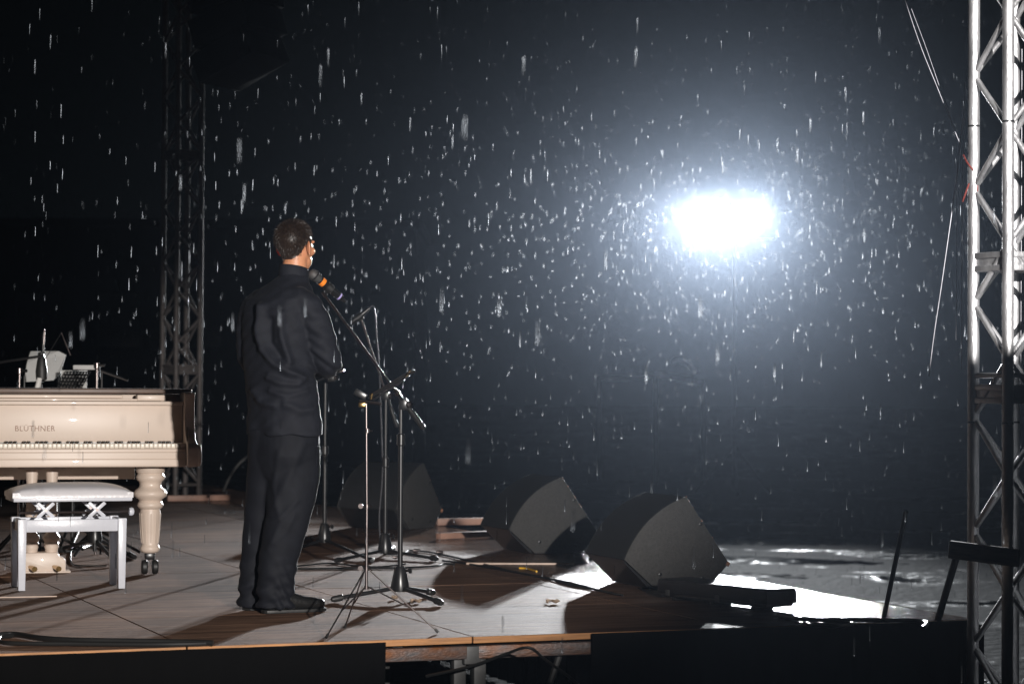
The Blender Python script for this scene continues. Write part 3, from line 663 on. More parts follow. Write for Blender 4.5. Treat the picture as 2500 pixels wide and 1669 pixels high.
# --- shoes
def shoe(x, y, ya, lab):
    r_, f_ = yaw(ya); mb = MB()
    rows = [(-.075, .030, .030, .065), (-.06, .036, .0, .075), (-.02, .040, .0, .088), (.03, .040, .0, .085), (.08, .044, .0, .066), (.13, .047, .0, .050), (.18, .043, .0, .042), (.215, .028, .0, .034), (.228, .012, .004, .024)]
    rings = []
    for s, w, z0, z1 in rows: rings.append((Vector((x, y, .018 + (z0 + z1) / 2 * .98)) + f_ * s, r_ * w, Vector((0, 0, (z1 - z0) / 2 + .006))))
    loft(mb, rings, 20, 2.6); me_ = remesh(mb, .005, 3)
    o = finish(me_, 'shoe', M['shoe'], person)
    so = MB(); sole = []
    for s, w in ((-.08, .02), (-.07, .034), (-.03, .04), (.04, .041), (.10, .047), (.15, .049), (.20, .040), (.225, .024), (.236, .008)): sole.append((s, w))
    poly = [(w, s) for s, w in sole] + [(-w, s) for s, w in sole[::-1]]
    so.prism(poly, .002, .017, lambda p, q, t: Vector((x, y, t)) + r_ * p + f_ * q).build('sole', M['rubber'], o, bevel=.002)
    return o
shoe(.012, .0, 62, ''); shoe(-.105, .165, 30, '')
# --- body: head, neck, trunk and limbs under the clothes, hands
bd_ = MB(); rH, fH = yaw(33); HC = Vector((.073, .068, 1.690))
RH = Matrix((rH, fH, Vector((0, 0, 1)))).transposed()
def hp(a, b, c): return HC + rH * a + fH * b + Vector((0, 0, c))
bd_.sphere(hp(0, -.012, .028), 1, 28, 20, (.0735, .092, .086), RH)
bd_.sphere(hp(0, .004, -.01), 1, 24, 16, (.068, .080, .09), RH)
bd_.sphere(hp(0, .035, -.062), 1, 20, 14, (.054, .055, .058), RH)
bd_.sphere(hp(0, .062, -.088), 1, 14, 10, (.028, .026, .024), RH)
bd_.tube([hp(0, .088, .018), hp(0, .104, -.016), hp(0, .098, -.026)], [.008, .014, .010], 10)
for s in (-1, 1):
    bd_.sphere(hp(s * .028, .078, .022), 1, 10, 8, (.024, .012, .009), RH)          # brow
    bd_.sphere(hp(s * .042, .062, -.022), 1, 10, 8, (.022, .02, .02), RH)           # cheek
bd_.sphere(hp(0, .090, -.052), 1, 10, 8, (.022, .009, .006), RH); bd_.sphere(hp(0, .086, -.062), 1, 10, 8, (.020, .010, .007), RH)
limb(bd_, [(.062, .052, 1.47), (.067, .056, 1.56), (.072, .058, 1.64)], [.066, .057, .055], 22)
loft(bd_, [((x, y, z), rT * a * .82, fT * b * .82) for z, x, y, a, b in TR], 24, 2.3)
limb(bd_, RA + [(.105, .262, 1.145)], [.05, .05, .046, .044, .042, .04, .034, .026, .024]); limb(bd_, LA + [(.022, .325, 1.22)], [.05, .05, .046, .044, .042, .036, .028, .024])
limb(bd_, [(.06, .04, .85), (.055, .0, .45), (.0, .0, .12), (.01, .01, .06)], [.085, .06, .045, .045]); limb(bd_, [(-.02, .07, .85), (-.066, .115, .45), (-.108, .14, .12), (-.105, .16, .06)], [.085, .06, .045, .045])
def hand(w, dirv, palm_n, side):
    d = dirv.normalized(); n_ = (palm_n - d * palm_n.dot(d)).normalized(); c = d.cross(n_) * side
    loft(bd_, [(w, c * .024, n_ * .016), (w + d * .03, c * .036, n_ * .016), (w + d * .07, c * .041, n_ * .014), (w + d * .085, c * .039, n_ * .011)], 16, 2.4)
    for k, (L_, off) in enumerate(((.070, .030), (.080, .010), (.074, -.010), (.058, -.029))):
        b0 = w + d * .08 + c * off; p1 = b0 + (d * .85 + n_ * .35).normalized() * L_ * .42; p2 = p1 + (d * .35 + n_ * .9).normalized() * L_ * .33; p3 = p2 + (d * -.3 + n_ * .9).normalized() * L_ * .25
        bd_.tube([b0 - d * .015, b0, p1, p2, p3], [.009, .0095, .009, .008, .0065], 8); bd_.sphere(p3, .0064, 8, 6)
    t0 = w + d * .03 + c * .03; t1 = t0 + (c * .75 + d * .5 + n_ * .35).normalized() * .036; t2 = t1 + (d * .8 + n_ * .5).normalized() * .028
    bd_.tube([t0 - c * .01, t0, t1, t2], [.013, .012, .0105, .008], 8); bd_.sphere(t2, .008, 8, 6)
hand(Vector((.105, .262, 1.145)), Vector((-.6, .55, .15)), Vector((-.3, -.5, .2)), 1)
hand(Vector((.022, .325, 1.22)), Vector((.6, .35, .3)), Vector((.3, -.5, .1)), -1)
me = remesh(bd_, .0052, 3)
body = finish(me, 'body', M['skin'], person)
for s in (-1, 1):
    e_ = MB().sphere(hp(s * .031, .073, .003), .0125, 12, 8).build('eye', M['eye'], person); MB().sphere(hp(s * .031, .0815, .003), .0055, 10, 6).build('iris', M['black_gloss'], e_)
    # ears: cupped shell leaning out from the head
    ev, ef = [], []; n1, n2 = 16, 6
    base = hp(s * .072, -.004, -.012); ex = (fH * -.55 + rH * s * .62).normalized(); ez = Vector((0, 0, 1)) + fH * -.12
    for j in range(n2 + 1):
        rr = j / n2
        for k in range(n1):
            q = 2 * math.pi * k / n1; u, v = math.cos(q), math.sin(q)
            ww = .019 * (1 + .18 * v) * rr; hh = .034 * rr
            cup = .007 * (rr ** 3) - .004 * (1 - rr)
            ev.append(base + ex * (u * ww + .010) + ez * (v * hh) + (rH * s + fH * .6).normalized() * cup * (1 if u > -.5 else .3))
    for j in range(n2):
        for k in range(n1): ef.append((j * n1 + k, j * n1 + (k + 1) % n1, (j + 1) * n1 + (k + 1) % n1, (j + 1) * n1 + k))
    eo = MB().add(ev, ef).build('ear', M['skin'], body, angle=80); sm = eo.modifiers.new('s', 'SOLIDIFY'); sm.thickness = .005; sm.offset = 0
    eo.modifiers.new('b', 'SUBSURF').levels = 1; eo.modifiers['b'].render_levels = 1
# --- hair: a thin shell and short strands grown from the scalp, fading out at the nape
def hairline(b): return np.interp(b, [-.12, -.06, -.035, -.02, .0, .02, .05, .065, .085, .12], [-.088, -.085, -.060, -.025, -.012, -.02, .02, .05, .07, .085])
bmh = body.data; nP = len(bmh.polygons); cen = np.empty(nP * 3); nor = np.empty(nP * 3); bmh.polygons.foreach_get('center', cen); bmh.polygons.foreach_get('normal', nor)
cen = cen.reshape(-1, 3); nor = nor.reshape(-1, 3); rel = cen - np.array(HC); la_ = rel @ np.array(rH); lb_ = rel @ np.array(fH); lc_ = rel[:, 2]
over = lc_ - hairline(lb_)
sel = np.where((cen[:, 2] > 1.58) & (over > 0) & (np.hypot(la_, lb_) < .13))[0]
shell = np.where((cen[:, 2] > 1.58) & (over > .022) & (np.hypot(la_, lb_) < .13))[0]
hv_, hf_, vmap = [], [], {}
for pi_ in shell:
    p = bmh.polygons[pi_]; ff = []
    for vi in p.vertices:
        if vi not in vmap:
            v = bmh.vertices[vi]; vmap[vi] = len(hv_); ov = float((v.co - HC).z - hairline(np.array((v.co - HC).dot(fH))))
            hv_.append(v.co + v.normal * (.0005 + .0055 * min(1, max(0, (ov - .02) / .09))))
        ff.append(vmap[vi])
    hf_.append(tuple(ff))
hair = MB().add(hv_, hf_).build('hair', M['hair'], person, angle=80)
hv, hf = [], []; wgt = np.clip(over[sel] / .05, .12, 1); pick = rng.choice(sel, 16000, p=wgt / wgt.sum())
crown = HC + fH * -.05 + rH * .012 + Vector((0, 0, .11))
for pi_ in pick:
    n_ = Vector(nor[pi_]); c_ = Vector(cen[pi_]) + Vector(rng.normal(0, .0022, 3)); ov = min(1, over[pi_] / .11)
    away = c_ - crown; away = away - n_ * away.dot(n_); away = away.normalized() if away.length > 1e-4 else Vector((0, 0, -1)); tw_ = n_.cross(away)
    flow = away * .9 + tw_ * .45 * math.exp(-((c_ - crown).length / .05) ** 2)
    d_ = (n_ * (.45 + .25 * ov) + flow * .8 + Vector(rng.normal(0, .2, 3))).normalized(); L_ = (.0025 + .0125 * ov) * rng.uniform(.5, 1.4)
    wv = d_.cross(Vector(rng.normal(0, 1, 3))).normalized() * .0008; p0 = c_ + n_ * (.004 * ov); p1 = p0 + d_ * L_
    k = len(hv); hv += [tuple(p0 - wv), tuple(p0 + wv), tuple(p1)]; hf.append((k, k + 1, k + 2))
me = bpy.data.meshes.new('hair_strands'); me.from_pydata(hv, [], hf); me.materials.append(M['hair']); tag(link('hair_strands', me, hair), kind='stuff')

# ================================================================== MICROPHONE STANDS
def tripod_stand(name, label, base, hub_z, top_z, feet, r_low, boom=None, cat='microphone stand', foot_r=.016, leg_r=.010, group=None, split=None):
    """base: ground point under the pole; feet: leg end points on the ground; boom: (tip, end, clamp)"""
    t = thing(name, label, cat, base, 0, group); b = Vector(base); sp = split or (hub_z + .55 * (top_z - hub_z))
    MB().tube([(0, 0, .06), (0, 0, sp)], r_low, 14).build('lower_pole', M['black_metal'], t)
    MB().tube([(0, 0, sp), (0, 0, top_z)], r_low * .68, 12).build('upper_pole', M['black_metal'], t)
    MB().lathe([(r_low * 1.1, -.03), (r_low * 1.6, -.025), (r_low * 1.6, .025), (r_low * 1.0, .03)], (0, 0, sp), 14).build('clutch', M['black_metal'], t)
    hub = MB().lathe([(.030, -.062), (.042, -.06), (.044, -.03), (.034, .02), (.026, .052), (.022, .06), (.01, .062)], (0, 0, hub_z), 16).build('hub', M['black_metal'], t)
    MB().tube([(.02, -.005, hub_z + .04), (.045, -.01, hub_z + .04)], [.006, .006], 8).build('hub_screw', M['chrome'], hub)
    MB().lathe([(.006, -.008), (.013, -.006), (.013, .006), (.006, .008)], (.05, -.011, hub_z + .04), 10, Vector((1, -.2, 0))).build('hub_knob', M['black_metal'], hub)
    for f in feet:
        q = Vector(f) - b; q.z = foot_r; s = Vector((q.x, q.y, 0)).normalized() * .03 + Vector((0, 0, hub_z - .045)); d = (q - s).normalized()
        lg = MB().tube([s, q - d * .03], leg_r, 10).build('leg', M['black_metal'], t)
        MB().tube([q - d * .055, q - d * .05, q - d * .01, q + d * .005], [leg_r * 1.1, foot_r, foot_r, foot_r * .7], 12).build('rubber_foot', M['rubber'], lg)
    if boom:
        tip, end, cl = [Vector(v) - b for v in boom]; d = (end - tip).normalized(); L_ = (end - tip).length
        bo = MB().tube([tip, tip + d * L_ * .74], .0055, 10).build('boom', M['chrome'] if name == 'boom_stand' else M['black_metal'], t)
        MB().tube([tip + d * L_ * .70, tip + d * L_ * .84], .0095, 12).build('boom_sleeve', M['black_metal'], bo)
        MB().tube([tip + d * L_ * .72, tip + d * (L_ * .72 + .012)], .014, 12).build('boom_collar', M['chrome'], bo)
        MB().tube([tip + d * L_ * .82, tip + d * (L_ * .82 + .006), end - d * .006, end], [.009, .0125, .0135, .008], 14).build('counterweight', M['rubber'], bo)
        MB().tube([tip - d * .015, tip + d * .015], .009, 10).build('boom_thread', M['chrome'], bo)
        cp = tip + d * ((cl - tip).dot(d))
        MB().prism([(-.025, -.03), (.02, -.03), (.028, .005), (.012, .032), (-.02, .028)], -.014, .014, lambda p, q_, tt: cp + Vector((p, tt, q_ - .012))).build('swivel_clamp', M['black_metal'], t, bevel=.006)
        MB().lathe([(.006, -.01), (.017, -.008), (.017, .006), (.008, .01)], cp + Vector((.03, -.012, -.015)), 12, Vector((.6, -.7, .1))).build('swivel_knob', M['chrome'], t)
    return t
# --- the singer's stand
SB = Vector(((980 - 1250) / FPX * 11.82, 11.82, 0)); clamp = at(979, 985, 11.82)
tip = at(791, 717, 11.42); end = at(1035, 1046, 11.93)
tripod_stand('boom_stand', 'black boom microphone stand directly in front of the singer, its boom rising to the mouth', SB, at(980, 1412, 11.82).z, clamp.z,
             [onz(812, 1470), onz(1078, 1479), onz(1058, 1453)], .0125, (tip, end, clamp), split=at(978, 1073, 11.82).z)
# --- microphone in its clip
mt = thing('microphone', 'black wireless microphone with orange tape and violet ring at the mouth of the singer', 'microphone', at(791, 700, 11.40))
ml = Vector(mt.location); hd = at(757, 663, 11.36) - ml; tl = at(843, 736, 11.46) - ml; ax = (tl - hd).normalized(); ML = (tl - hd).length
MB().lathe([(.004, -.002), (.016, .002), (.0235, .012), (.026, .026), (.026, .032), (.0245, .044), (.020, .060), (.018, .066)], hd, 20, ax).build('grille', M['steel'], mt)
MB().lathe([(.0265, .027), (.0275, .028), (.0275, .034), (.0265, .035)], hd, 20, ax).build('grille_band', M['black_metal'], mt)
MB().lathe([(.019, .062), (.0205, .068), (.019, ML * .5), (.0175, ML * .85), (.016, ML - .03), (.010, ML - .024)], hd, 20, ax).build('handle', M['black_gloss'], mt)
MB().lathe([(.0202, .070), (.0212, .0705), (.0208, .090), (.0200, .0905)], hd, 20, ax).build('tape', M['orange_tape'], mt)
MB().lathe([(.0168, ML - .046), (.0182, ML - .045), (.0180, ML - .037), (.0165, ML - .036)], hd, 20, ax).build('ring', M['violet_ring'], mt)
MB().tube([hd + ax * (ML - .03), hd + ax * ML], [.011, .008], 12).build('antenna', M['black_metal'], mt)
MB().lathe([(.0205, .108), (.0235, .110), (.0235, .140), (.0205, .142)], hd, 16, ax).build('clip', M['rubber'], mt)
MB().tube([hd + ax * .125 + Vector((0, 0, -.018)), tip - ml], [.008, .007], 10).build('clip_stem', M['black_metal'], mt)
# --- stand behind with the bright boom
B2 = onz(940, 1358); B2 = Vector((B2.x, B2.y, 0)); Y2 = B2.y
tripod_stand('boom_stand', 'second boom microphone stand further back, its boom tip catching the light', B2, at(940, 1325, Y2).z, at(936, 966, Y2).z,
             [onz(820, 1374), onz(1066, 1370), onz(960, 1343)], .013, (at(880, 772, Y2 - .1), at(970, 1042, Y2 + .05), at(936, 962, Y2)))
mb = thing('microphone', 'small microphone on the second boom stand behind', 'microphone', at(880, 770, Y2 - .1)); l0 = Vector(mb.location)
MB().tube([at(855, 790, Y2 - .1) - l0, at(866, 780, Y2 - .1) - l0, at(888, 764, Y2 - .1) - l0, at(902, 752, Y2 - .1) - l0], [.016, .02, .014, .011], 12).build('capsule', M['black_metal'], mb)
MB().tube([at(870, 778, Y2 - .1) - l0, at(884, 768, Y2 - .1) - l0], .022, 10).build('clip', M['rubber'], mb)
tag(MB().tube(curve_pts([at(902, 752, Y2 - .1), at(910, 747, Y2 - .1), at(915, 762, Y2 - .08), at(919, 810, Y2 - .06), at(926, 900, Y2 - .03), at(930, 1010, Y2), at(934, 1150, Y2 + .02), at(926, 1260, Y2 + .05), at(930, 1352, Y2)], 6), .0045, 8).build('microphone_cable', M['wire']), 'cable looping down from the microphone on the second boom stand', 'cable')
# --- third stand behind the singer's legs
Y3 = 15.3; B3 = Vector(((795 - 1250) / FPX * Y3, Y3, 0))
tripod_stand('straight_stand', 'third microphone stand, its plain pole rising just behind the singer', B3, at(795, 1300, Y3).z, at(816, 935, Y3).z,
             [onz(908, 1374), onz(715, 1348), onz(760, 1318)], .013, (at(835, 905, Y3), at(700, 960, Y3), at(816, 930, Y3)))
# --- folding music stand in chrome
Y4 = 10.32; B4 = Vector(((898 - 1250) / FPX * Y4, Y4, 0))
ms = thing('folding_music_stand', 'thin chrome folding music stand with folded desk and spread wire legs near the stage edge', 'music stand', B4)
zc = lambda y: at(897, y, Y4).z
MB().tube([(0, 0, zc(1434)), (0, 0, zc(1240))], .0062, 10).build('lower_pole', M['chrome'], ms)
MB().tube([(0, 0, zc(1240)), (-.005, 0, zc(985))], .0045, 10).build('upper_pole', M['chrome'], ms)
for y in (1051, 1235, 1388, 1433):
    c = MB().lathe([(.006, -.009), (.0095, -.008), (.0095, .008), (.006, .009)], (0, 0, zc(y)), 10).build('collar', M['chrome'], ms)
    MB().tube([(.008, 0, zc(y)), (.022, -.004, zc(y))], .003, 6).build('collar_screw', M['chrome'], c)
for y, s in ((1388, -1), (1236, -1)):
    MB().lathe([(.002, -.002), (.011, -.002), (.011, .002), (.002, .002)], (s * .026, 0, zc(y) + .002), 10, Vector((0, 1, 0))).build('wing_nut', M['chrome'], ms)
for (fx, fy) in ((796, 1559), (842, 1534), (1070, 1546)):
    f = onz(fx, fy) - B4; f.z = .006; u = Vector((f.x, f.y, 0)).normalized(); top = u * .012 + Vector((0, 0, zc(1390))); low = u * .01 + Vector((0, 0, zc(1432)))
    mid = top.lerp(f, .62)
    lg = MB().tube([top, f], .0034, 8).build('leg', M['chrome'], ms); MB().tube([low, mid], .0030, 8).build('leg_strut', M['chrome'], ms)
    d = (f - top).normalized(); MB().tube([f - d * .02, f], [.0055, .0065], 8).build('foot_tip', M['rubber'], lg)
P4 = lambda x, y, dy=0: at(x, y, Y4 + dy) - B4
MB().tube([P4(878, 978), P4(932, 985)], .0062, 8).build('desk_bracket', M['chrome'], ms)
MB().box(P4(880, 962), (.055, .03, .026), Matrix.Rotation(R(28), 3, 'Y')).build('clamp_plate', M['black_metal'], ms, bevel=.003)
MB().box(P4(884, 988), (.03, .03, .02)).build('clamp_block', M['brass'], ms, bevel=.003)
for (x0, y0, x1, y1, dy) in ((900, 972, 1000, 916, 0), (902, 966, 998, 908, .04), (910, 976, 986, 928, -.04), (912, 962, 1014, 905, .02)):
    MB().tube([P4(x0, y0, dy), P4(x1, y1, dy)], .0042, 8).build('desk_arm', M['black_metal'], ms)
MB().tube([P4(996, 912), P4(1014, 905)], .005, 8).build('arm_tip', M['chrome'], ms)
MB().tube([P4(986, 928), P4(1002, 903)], .003, 8).build('desk_clip', M['brass'], ms)
MB().tube([P4(905, 975), P4(908, 960)], .006, 8).build('hinge', M['brass'], ms)

# ================================================================== STAGE MONITORS
def monitor(label, base, rz, parts_worn=True):
    """origin: bottom left edge of the near side; local x across the wedge (front faces -x), local y the width away from the camera"""
    t = thing('stage_monitor', label, 'monitor speaker', base, rz, 'wedge monitors along the stage edge'); WD = .52
    P1, P2, P3, P4_, P5 = Vector((-.172, .155)), Vector((.178, .475)), Vector((.425, .125)), Vector((.315, .004)), Vector((0, .004))
    arc = []
    for k in range(11):
        s = k / 10; p = P1.lerp(P2, s); n = Vector((-(P2 - P1).y, (P2 - P1).x)).normalized(); arc.append(p + n * .055 * (1 - (2 * s - 1) ** 2))
    f = lambda p, q, tt: Vector((p, tt, q))
    inner = [tuple(p + (Vector((.16, .17)) - p).normalized() * .012) for p in arc]
    MB().prism([tuple(P5)] + inner + [tuple(P3), tuple(P4_)], .002, WD - .002, f).build('cabinet', M['grey_cab'], t, bevel=.005)
    MB().prism([tuple(p) for p in arc] + [tuple(p + (Vector((.16, .17)) - p).normalized() * .0115) for p in arc[::-1]], .012, WD - .012, f).build('grille', M['grille'], t, angle=30)
    for y in (.0, WD - .012):
        MB().prism([tuple(P5 + Vector((.0, .0)))] + [tuple(p) for p in arc] + [tuple(P3), tuple(P4_)], y - .004, y + .012, f).build('side_panel', M['grey_cab'], t, bevel=.003)
    for (x, z) in ((.26, .33), (.03, .075), (.27, .05)):
        s = MB().lathe([(.010, 0), (.010, .003), (.006, .005), (.002, .005)], (x, -.004, z), 12, Vector((0, -1, 0))).build('screw', M['black_metal'], t)
    MB().tube([(P3.x - .012, -.003, P3.y - .014), (P3.x - .002, -.002, P3.y + .004)], .010, 8).build('worn_corner', M['worn'], t)
    for k in range(7):
        s = random.uniform(0, 1); p = P2.lerp(P3, s); MB().sphere((p.x, random.uniform(-.004, .01), p.y), random.uniform(.003, .005), 6, 4, (1, 1, .7)).build('chipped_edge', M['worn'], t)
    MB().prism([(-.165, .150), (-.15, .128), (-.02, .002), (-.0, .012)], .03, WD - .03, f).build('front_foot', M['black_metal'], t)
    return t
mo = onz(1598, 1437)
monitor('nearest wedge stage monitor with a black case lying in front of it', (mo.x, mo.y, 0), TH)
mo = onz(1306, 1352)
monitor('middle wedge stage monitor casting a long shadow towards the singer', (mo.x, mo.y, 0), TH)
mo = onz(1000, 1293)
monitor('farthest wedge stage monitor, dim and blurred beside the microphone stands', (mo.x, mo.y, 0), TH + R(38))

# --- flat black case in front of the nearest monitor
a, b = at(1612, 1452, 11.95), at(1880, 1478, 11.30); a.z = b.z = 0; d = b - a; Lc = d.length
ca = thing('equipment_case', 'long flat black case with rounded corners lying in front of the nearest monitor', 'case', (a + b) / 2, math.atan2(d.y, d.x))
rc_ = [(-Lc / 2, .03), (Lc / 2, .03), (Lc / 2, .098)]
def rr_poly(x0, x1, z0, z1, r, n=5):
    out = []
    for cx, cz, a0 in ((x1 - r, z1 - r, 0), (x0 + r, z1 - r, 90), (x0 + .004, z0 + .004, 180), (x1 - .004, z0 + .004, 270)):
        rr = r if a0 < 180 else .004
        for k in range(n + 1): q = R(a0 + 90 * k / n); out.append((cx + rr * math.cos(q), cz + rr * math.sin(q)))
    return out
MB().prism(rr_poly(-Lc / 2, Lc / 2, .034, .104, .024), -.02, .17, lambda p, q, t: Vector((p, t, q))).build('shell', M['case'], ca, bevel=.004)
MB().box((0, .075, .026), (Lc - .03, .17, .016)).build('rim', M['black_metal'], ca, bevel=.003)
for x in (-.30, -.02, .28): MB().box((x, .06, .009), (.03, .12, .018)).build('foot', M['rubber'], ca, bevel=.003)
for x in (-.32, .05, .3): MB().box((x, -.022, .038), (.03, .006, .03)).build('latch', M['steel'], ca, bevel=.002)

# ================================================================== CABLES AND LITTER ON THE DECK
def cable(pts, r, label, z=None):
    P = [onz(x, y, r + .001) for x, y in pts]
    o = MB().tube(curve_pts(P, 7), r, 8).build('cable', M['cable']); return tag(o, label, 'cable')
cable([(-40, 1552), (0, 1549), (40, 1548), (100, 1557), (180, 1562), (300, 1564), (420, 1566), (520, 1569)], .012, 'thick black cable along the front edge at the lower left, the upper strand')
cable([(520, 1570), (400, 1573), (200, 1571), (60, 1570), (5, 1567), (-2, 1556), (30, 1551)], .009, 'thinner black cable folding back under the thick one at lower left')
cable([(1080, 1368), (1120, 1372), (1180, 1382), (1260, 1396), (1330, 1410), (1400, 1424), (1470, 1442), (1520, 1452)], .006, 'black cable running across the deck to the nearest monitor')
cable([(1330, 1407), (1380, 1424), (1430, 1434), (1490, 1446)], .005, 'short black cable twisting beside the long one near the nearest monitor')
cable([(720, 1388), (860, 1386), (980, 1385), (1060, 1381), (1085, 1376), (1110, 1376)], .006, 'black cable crossing behind the singer stand towards the middle monitor')
cable([(720, 1382), (800, 1374), (850, 1378), (920, 1383), (990, 1376)], .005, 'thin black cable snaking between the stand legs behind')
cable([(940, 1352), (985, 1350), (1000, 1343), (1040, 1346), (1075, 1352), (1120, 1362), (1180, 1376), (1240, 1392)], .006, 'black cable with bright plugs beside the second stand')
cable([(1400, 1352), (1435, 1345), (1470, 1352), (1440, 1362), (1480, 1364), (1530, 1372)], .008, 'coiled black cable between the two larger monitors')
cable([(1900, 1500), (1960, 1511), (2040, 1512), (2150, 1513), (2230, 1514), (2262, 1520), (2255, 1531)], .010, 'black cable lying on the wet deck at the right corner')
cable([(1960, 1506), (2010, 1514), (2080, 1520), (2050, 1526), (1990, 1526), (1970, 1520)], .008, 'loose loop of black cable on the wet deck')
tag(MB().tube(curve_pts([at(1040, 1650, 10.0), at(1150, 1625, 9.95), at(1230, 1597, 9.9), at(1290, 1580, 9.85), at(1335, 1612, 9.9), at(1400, 1660, 10.0), at(1460, 1720, 10.1)], 8), .006, 8).build('cable', M['cable']), 'black cable arching under the front edge of the stage', 'cable')
for (x, y, lb) in ((1016, 1343, 'bright jack plug on the cable beside the second stand, the left one'), (1073, 1347, 'bright jack plug on the cable beside the second stand, the right one'), (967, 1359, 'bright jack plug lying nearest to the second stand foot')):
    p = onz(x, y, .014); o = MB().tube([(-.02, 0, 0), (.0, .005, 0), (.022, .01, 0)], [.009, .011, .008], 10).build('jack_plug', M['chrome']); o.location = p; tag(o, lb, 'plug')
for (x, y, s, lb) in ((1350, 1471, .035, 'dry curled leaf on the deck between the monitor shadows'), (1016, 1470, .03, 'dry curled leaf on the deck beside the stand leg'), (964, 1461, .03, 'dry curled leaf on the deck under the singer stand')):
    p = onz(x, y, .003); n = 9; lv, lf = [], []
    for i in range(n):
        for j in range(4):
            u, v = i / (n - 1) * 2 - 1, j / 3 * 2 - 1; w = .45 * (1 - u * u) ** .7
            lv.append((u * s, v * s * w, .004 + .010 * (v * v) + .006 * math.sin(5 * u + 2 * v)))
    for i in range(n - 1):
        for j in range(3): a_ = i * 4 + j; lf.append((a_, a_ + 4, a_ + 5, a_ + 1))
    o = MB().add(lv, lf).build('leaf', M['leaf']); o.location = p; o.rotation_euler = (0, 0, random.uniform(0, 3)); tag(o, lb, 'leaf')
o = MB().tube(curve_pts([onz(1268, 1386, .008), onz(1285, 1387, .008), onz(1300, 1391, .008), onz(1310, 1394, .008)], 5), .006, 8).build('tape_end', M['yellow']); tag(o, 'yellow tape on the cable in the shadow of the middle monitor', 'tape')

# ================================================================== BEHIND THE PIANO
YB = 15.6
def Q(x, y, Y=YB): return at(x, y, Y)
sheet = thing('sheet_music_board', 'grey sheet music board on a stand behind the piano', 'music stand', (Q(105, 950).x, YB + .5, 0)); s0 = Vector(sheet.location)
pp = [Q(74, 857, YB + .5), Q(143, 857, YB + .5), Q(161, 866, YB + .5), Q(147, 912, YB + .4), Q(130, 928, YB + .38), Q(58, 932, YB + .35), Q(66, 885, YB + .42)]
MB().prism([(k, 0) for k in range(len(pp))], 0, .006, lambda p, q, t: pp[int(p)] - s0 + Vector((0, t, 0))).build('board', M['paper'], sheet, smooth=False)
MB().tube([(0, .05, 0), (0, .05, 1.12)], .012, 10).build('pole', M['black_metal'], sheet)
for q in (0, 2.1, 4.2): MB().tube([(0, .05, .18), (.25 * math.cos(q), .05 + .25 * math.sin(q), .01)], .009, 8).build('leg', M['black_metal'], sheet)
# perforated orchestra desk
pd = thing('perforated_music_stand', 'black perforated orchestra music stand behind the piano with holes showing light', 'music stand', (Q(175, 950).x, YB, 0)); s0 = Vector(pd.location)
c0, c1, c2 = Q(132, 956) - s0, Q(195, 957) - s0, Q(152, 905) - s0
ux, uy = c1 - c0, c2 - c0; sx = Vector((ux.x, 0, ux.z)).length
cols, rows = 8, 6; pv, pf = [], []
base_pt = lambda u, v: c0 + ux * u + uy * v + Vector((0, .10 * v, 0))
NN = 8
for i in range(cols):
    for j in range(rows):
        u0, u1, v0, v1 = i / cols, (i + 1) / cols, j / rows, (j + 1) / rows; um, vm = (u0 + u1) / 2, (v0 + v1) / 2
        k = len(pv); sq = [(u0, v0), (um, v0), (u1, v0), (u1, vm), (u1, v1), (um, v1), (u0, v1), (u0, vm)]
        pv += [base_pt(*s) for s in sq]; ang = [-135, -90, -45, 0, 45, 90, 135, 180]
        pv += [base_pt(um + .30 / cols * math.cos(R(q)), vm + .30 / rows * math.sin(R(q))) for q in ang]
        pf += [(k + q, k + (q + 1) % 8, k + 8 + (q + 1) % 8, k + 8 + q) for q in range(8)]
o = MB().add(pv, pf).build('desk', M['black_metal'], pd); m_ = o.modifiers.new('s', 'SOLIDIFY'); m_.thickness = .002
MB().box(c2 + ux * .62 + Vector((.02, .1, .025)), (.14, .02, .03)).build('desk_edge', M['paper'], pd, bevel=.004)
MB().box((c0 + c1) / 2 + uy * .42 + Vector((.0, .12, .0)), (.17, .004, .17), Matrix.Rotation(R(-14), 3, 'X')).build('score', M['paper'], pd)
MB().tube([(0, .06, 0), (0, .06, 1.02)], .012, 10).build('pole', M['black_metal'], pd)
for q in (.4, 2.5, 4.6): MB().tube([(0, .06, .18), (.25 * math.cos(q), .06 + .25 * math.sin(q), .01)], .009, 8).build('leg', M['black_metal'], pd)
# mic stand rising above the lid, and two thin stands
Yc = 15.0; bs = Vector(((100 - 1250) / FPX * Yc, Yc, 0))
cs_ = thing('gooseneck_stand', 'dark stand with a chrome tipped tube rising above the piano lid', 'microphone stand', bs)
zz = lambda y: at(100, y, Yc).z
MB().tube([(0, 0, 0), (0, 0, zz(885))], .013, 12).build('lower_pole', M['black_metal'], cs_)
MB().lathe([(.012, 0), (.034, .01), (.038, .06), (.028, .13), (.02, .15), (.024, .155), (.024, .175), (.014, .18)], (0.005, 0, zz(930)), 16).build('grip', M['rubber'], cs_)
MB().tube([(.012, 0, zz(886)), (.014, 0, zz(812))], .0095, 12).build('tube', M['black_metal'], cs_)
MB().tube([(.018, -.004, zz(840)), (.020, -.004, zz(812)), (.022, -.004, zz(802))], [.006, .007, .003], 10).build('tip', M['chrome'], cs_)
MB().tube([(-.02, -.03, zz(955)), (.0, -.03, zz(922))], .016, 10).build('taped_grip', M['paper'], cs_)
for q in (.2, 2.3, 4.4): MB().tube([(0, 0, .16), (.27 * math.cos(q), .27 * math.sin(q), .01)], .010, 8).build('leg', M['black_metal'], cs_)
MB().tube([at(150, 812, Yc) - bs, at(172, 867, Yc) - bs], [.002, .004], 8).build('antenna', M['chrome'], cs_)
MB().tube([at(102, 890, Yc) - bs, at(150, 812, Yc) - bs], .002, 6).build('antenna_stem', M['black_metal'], cs_)
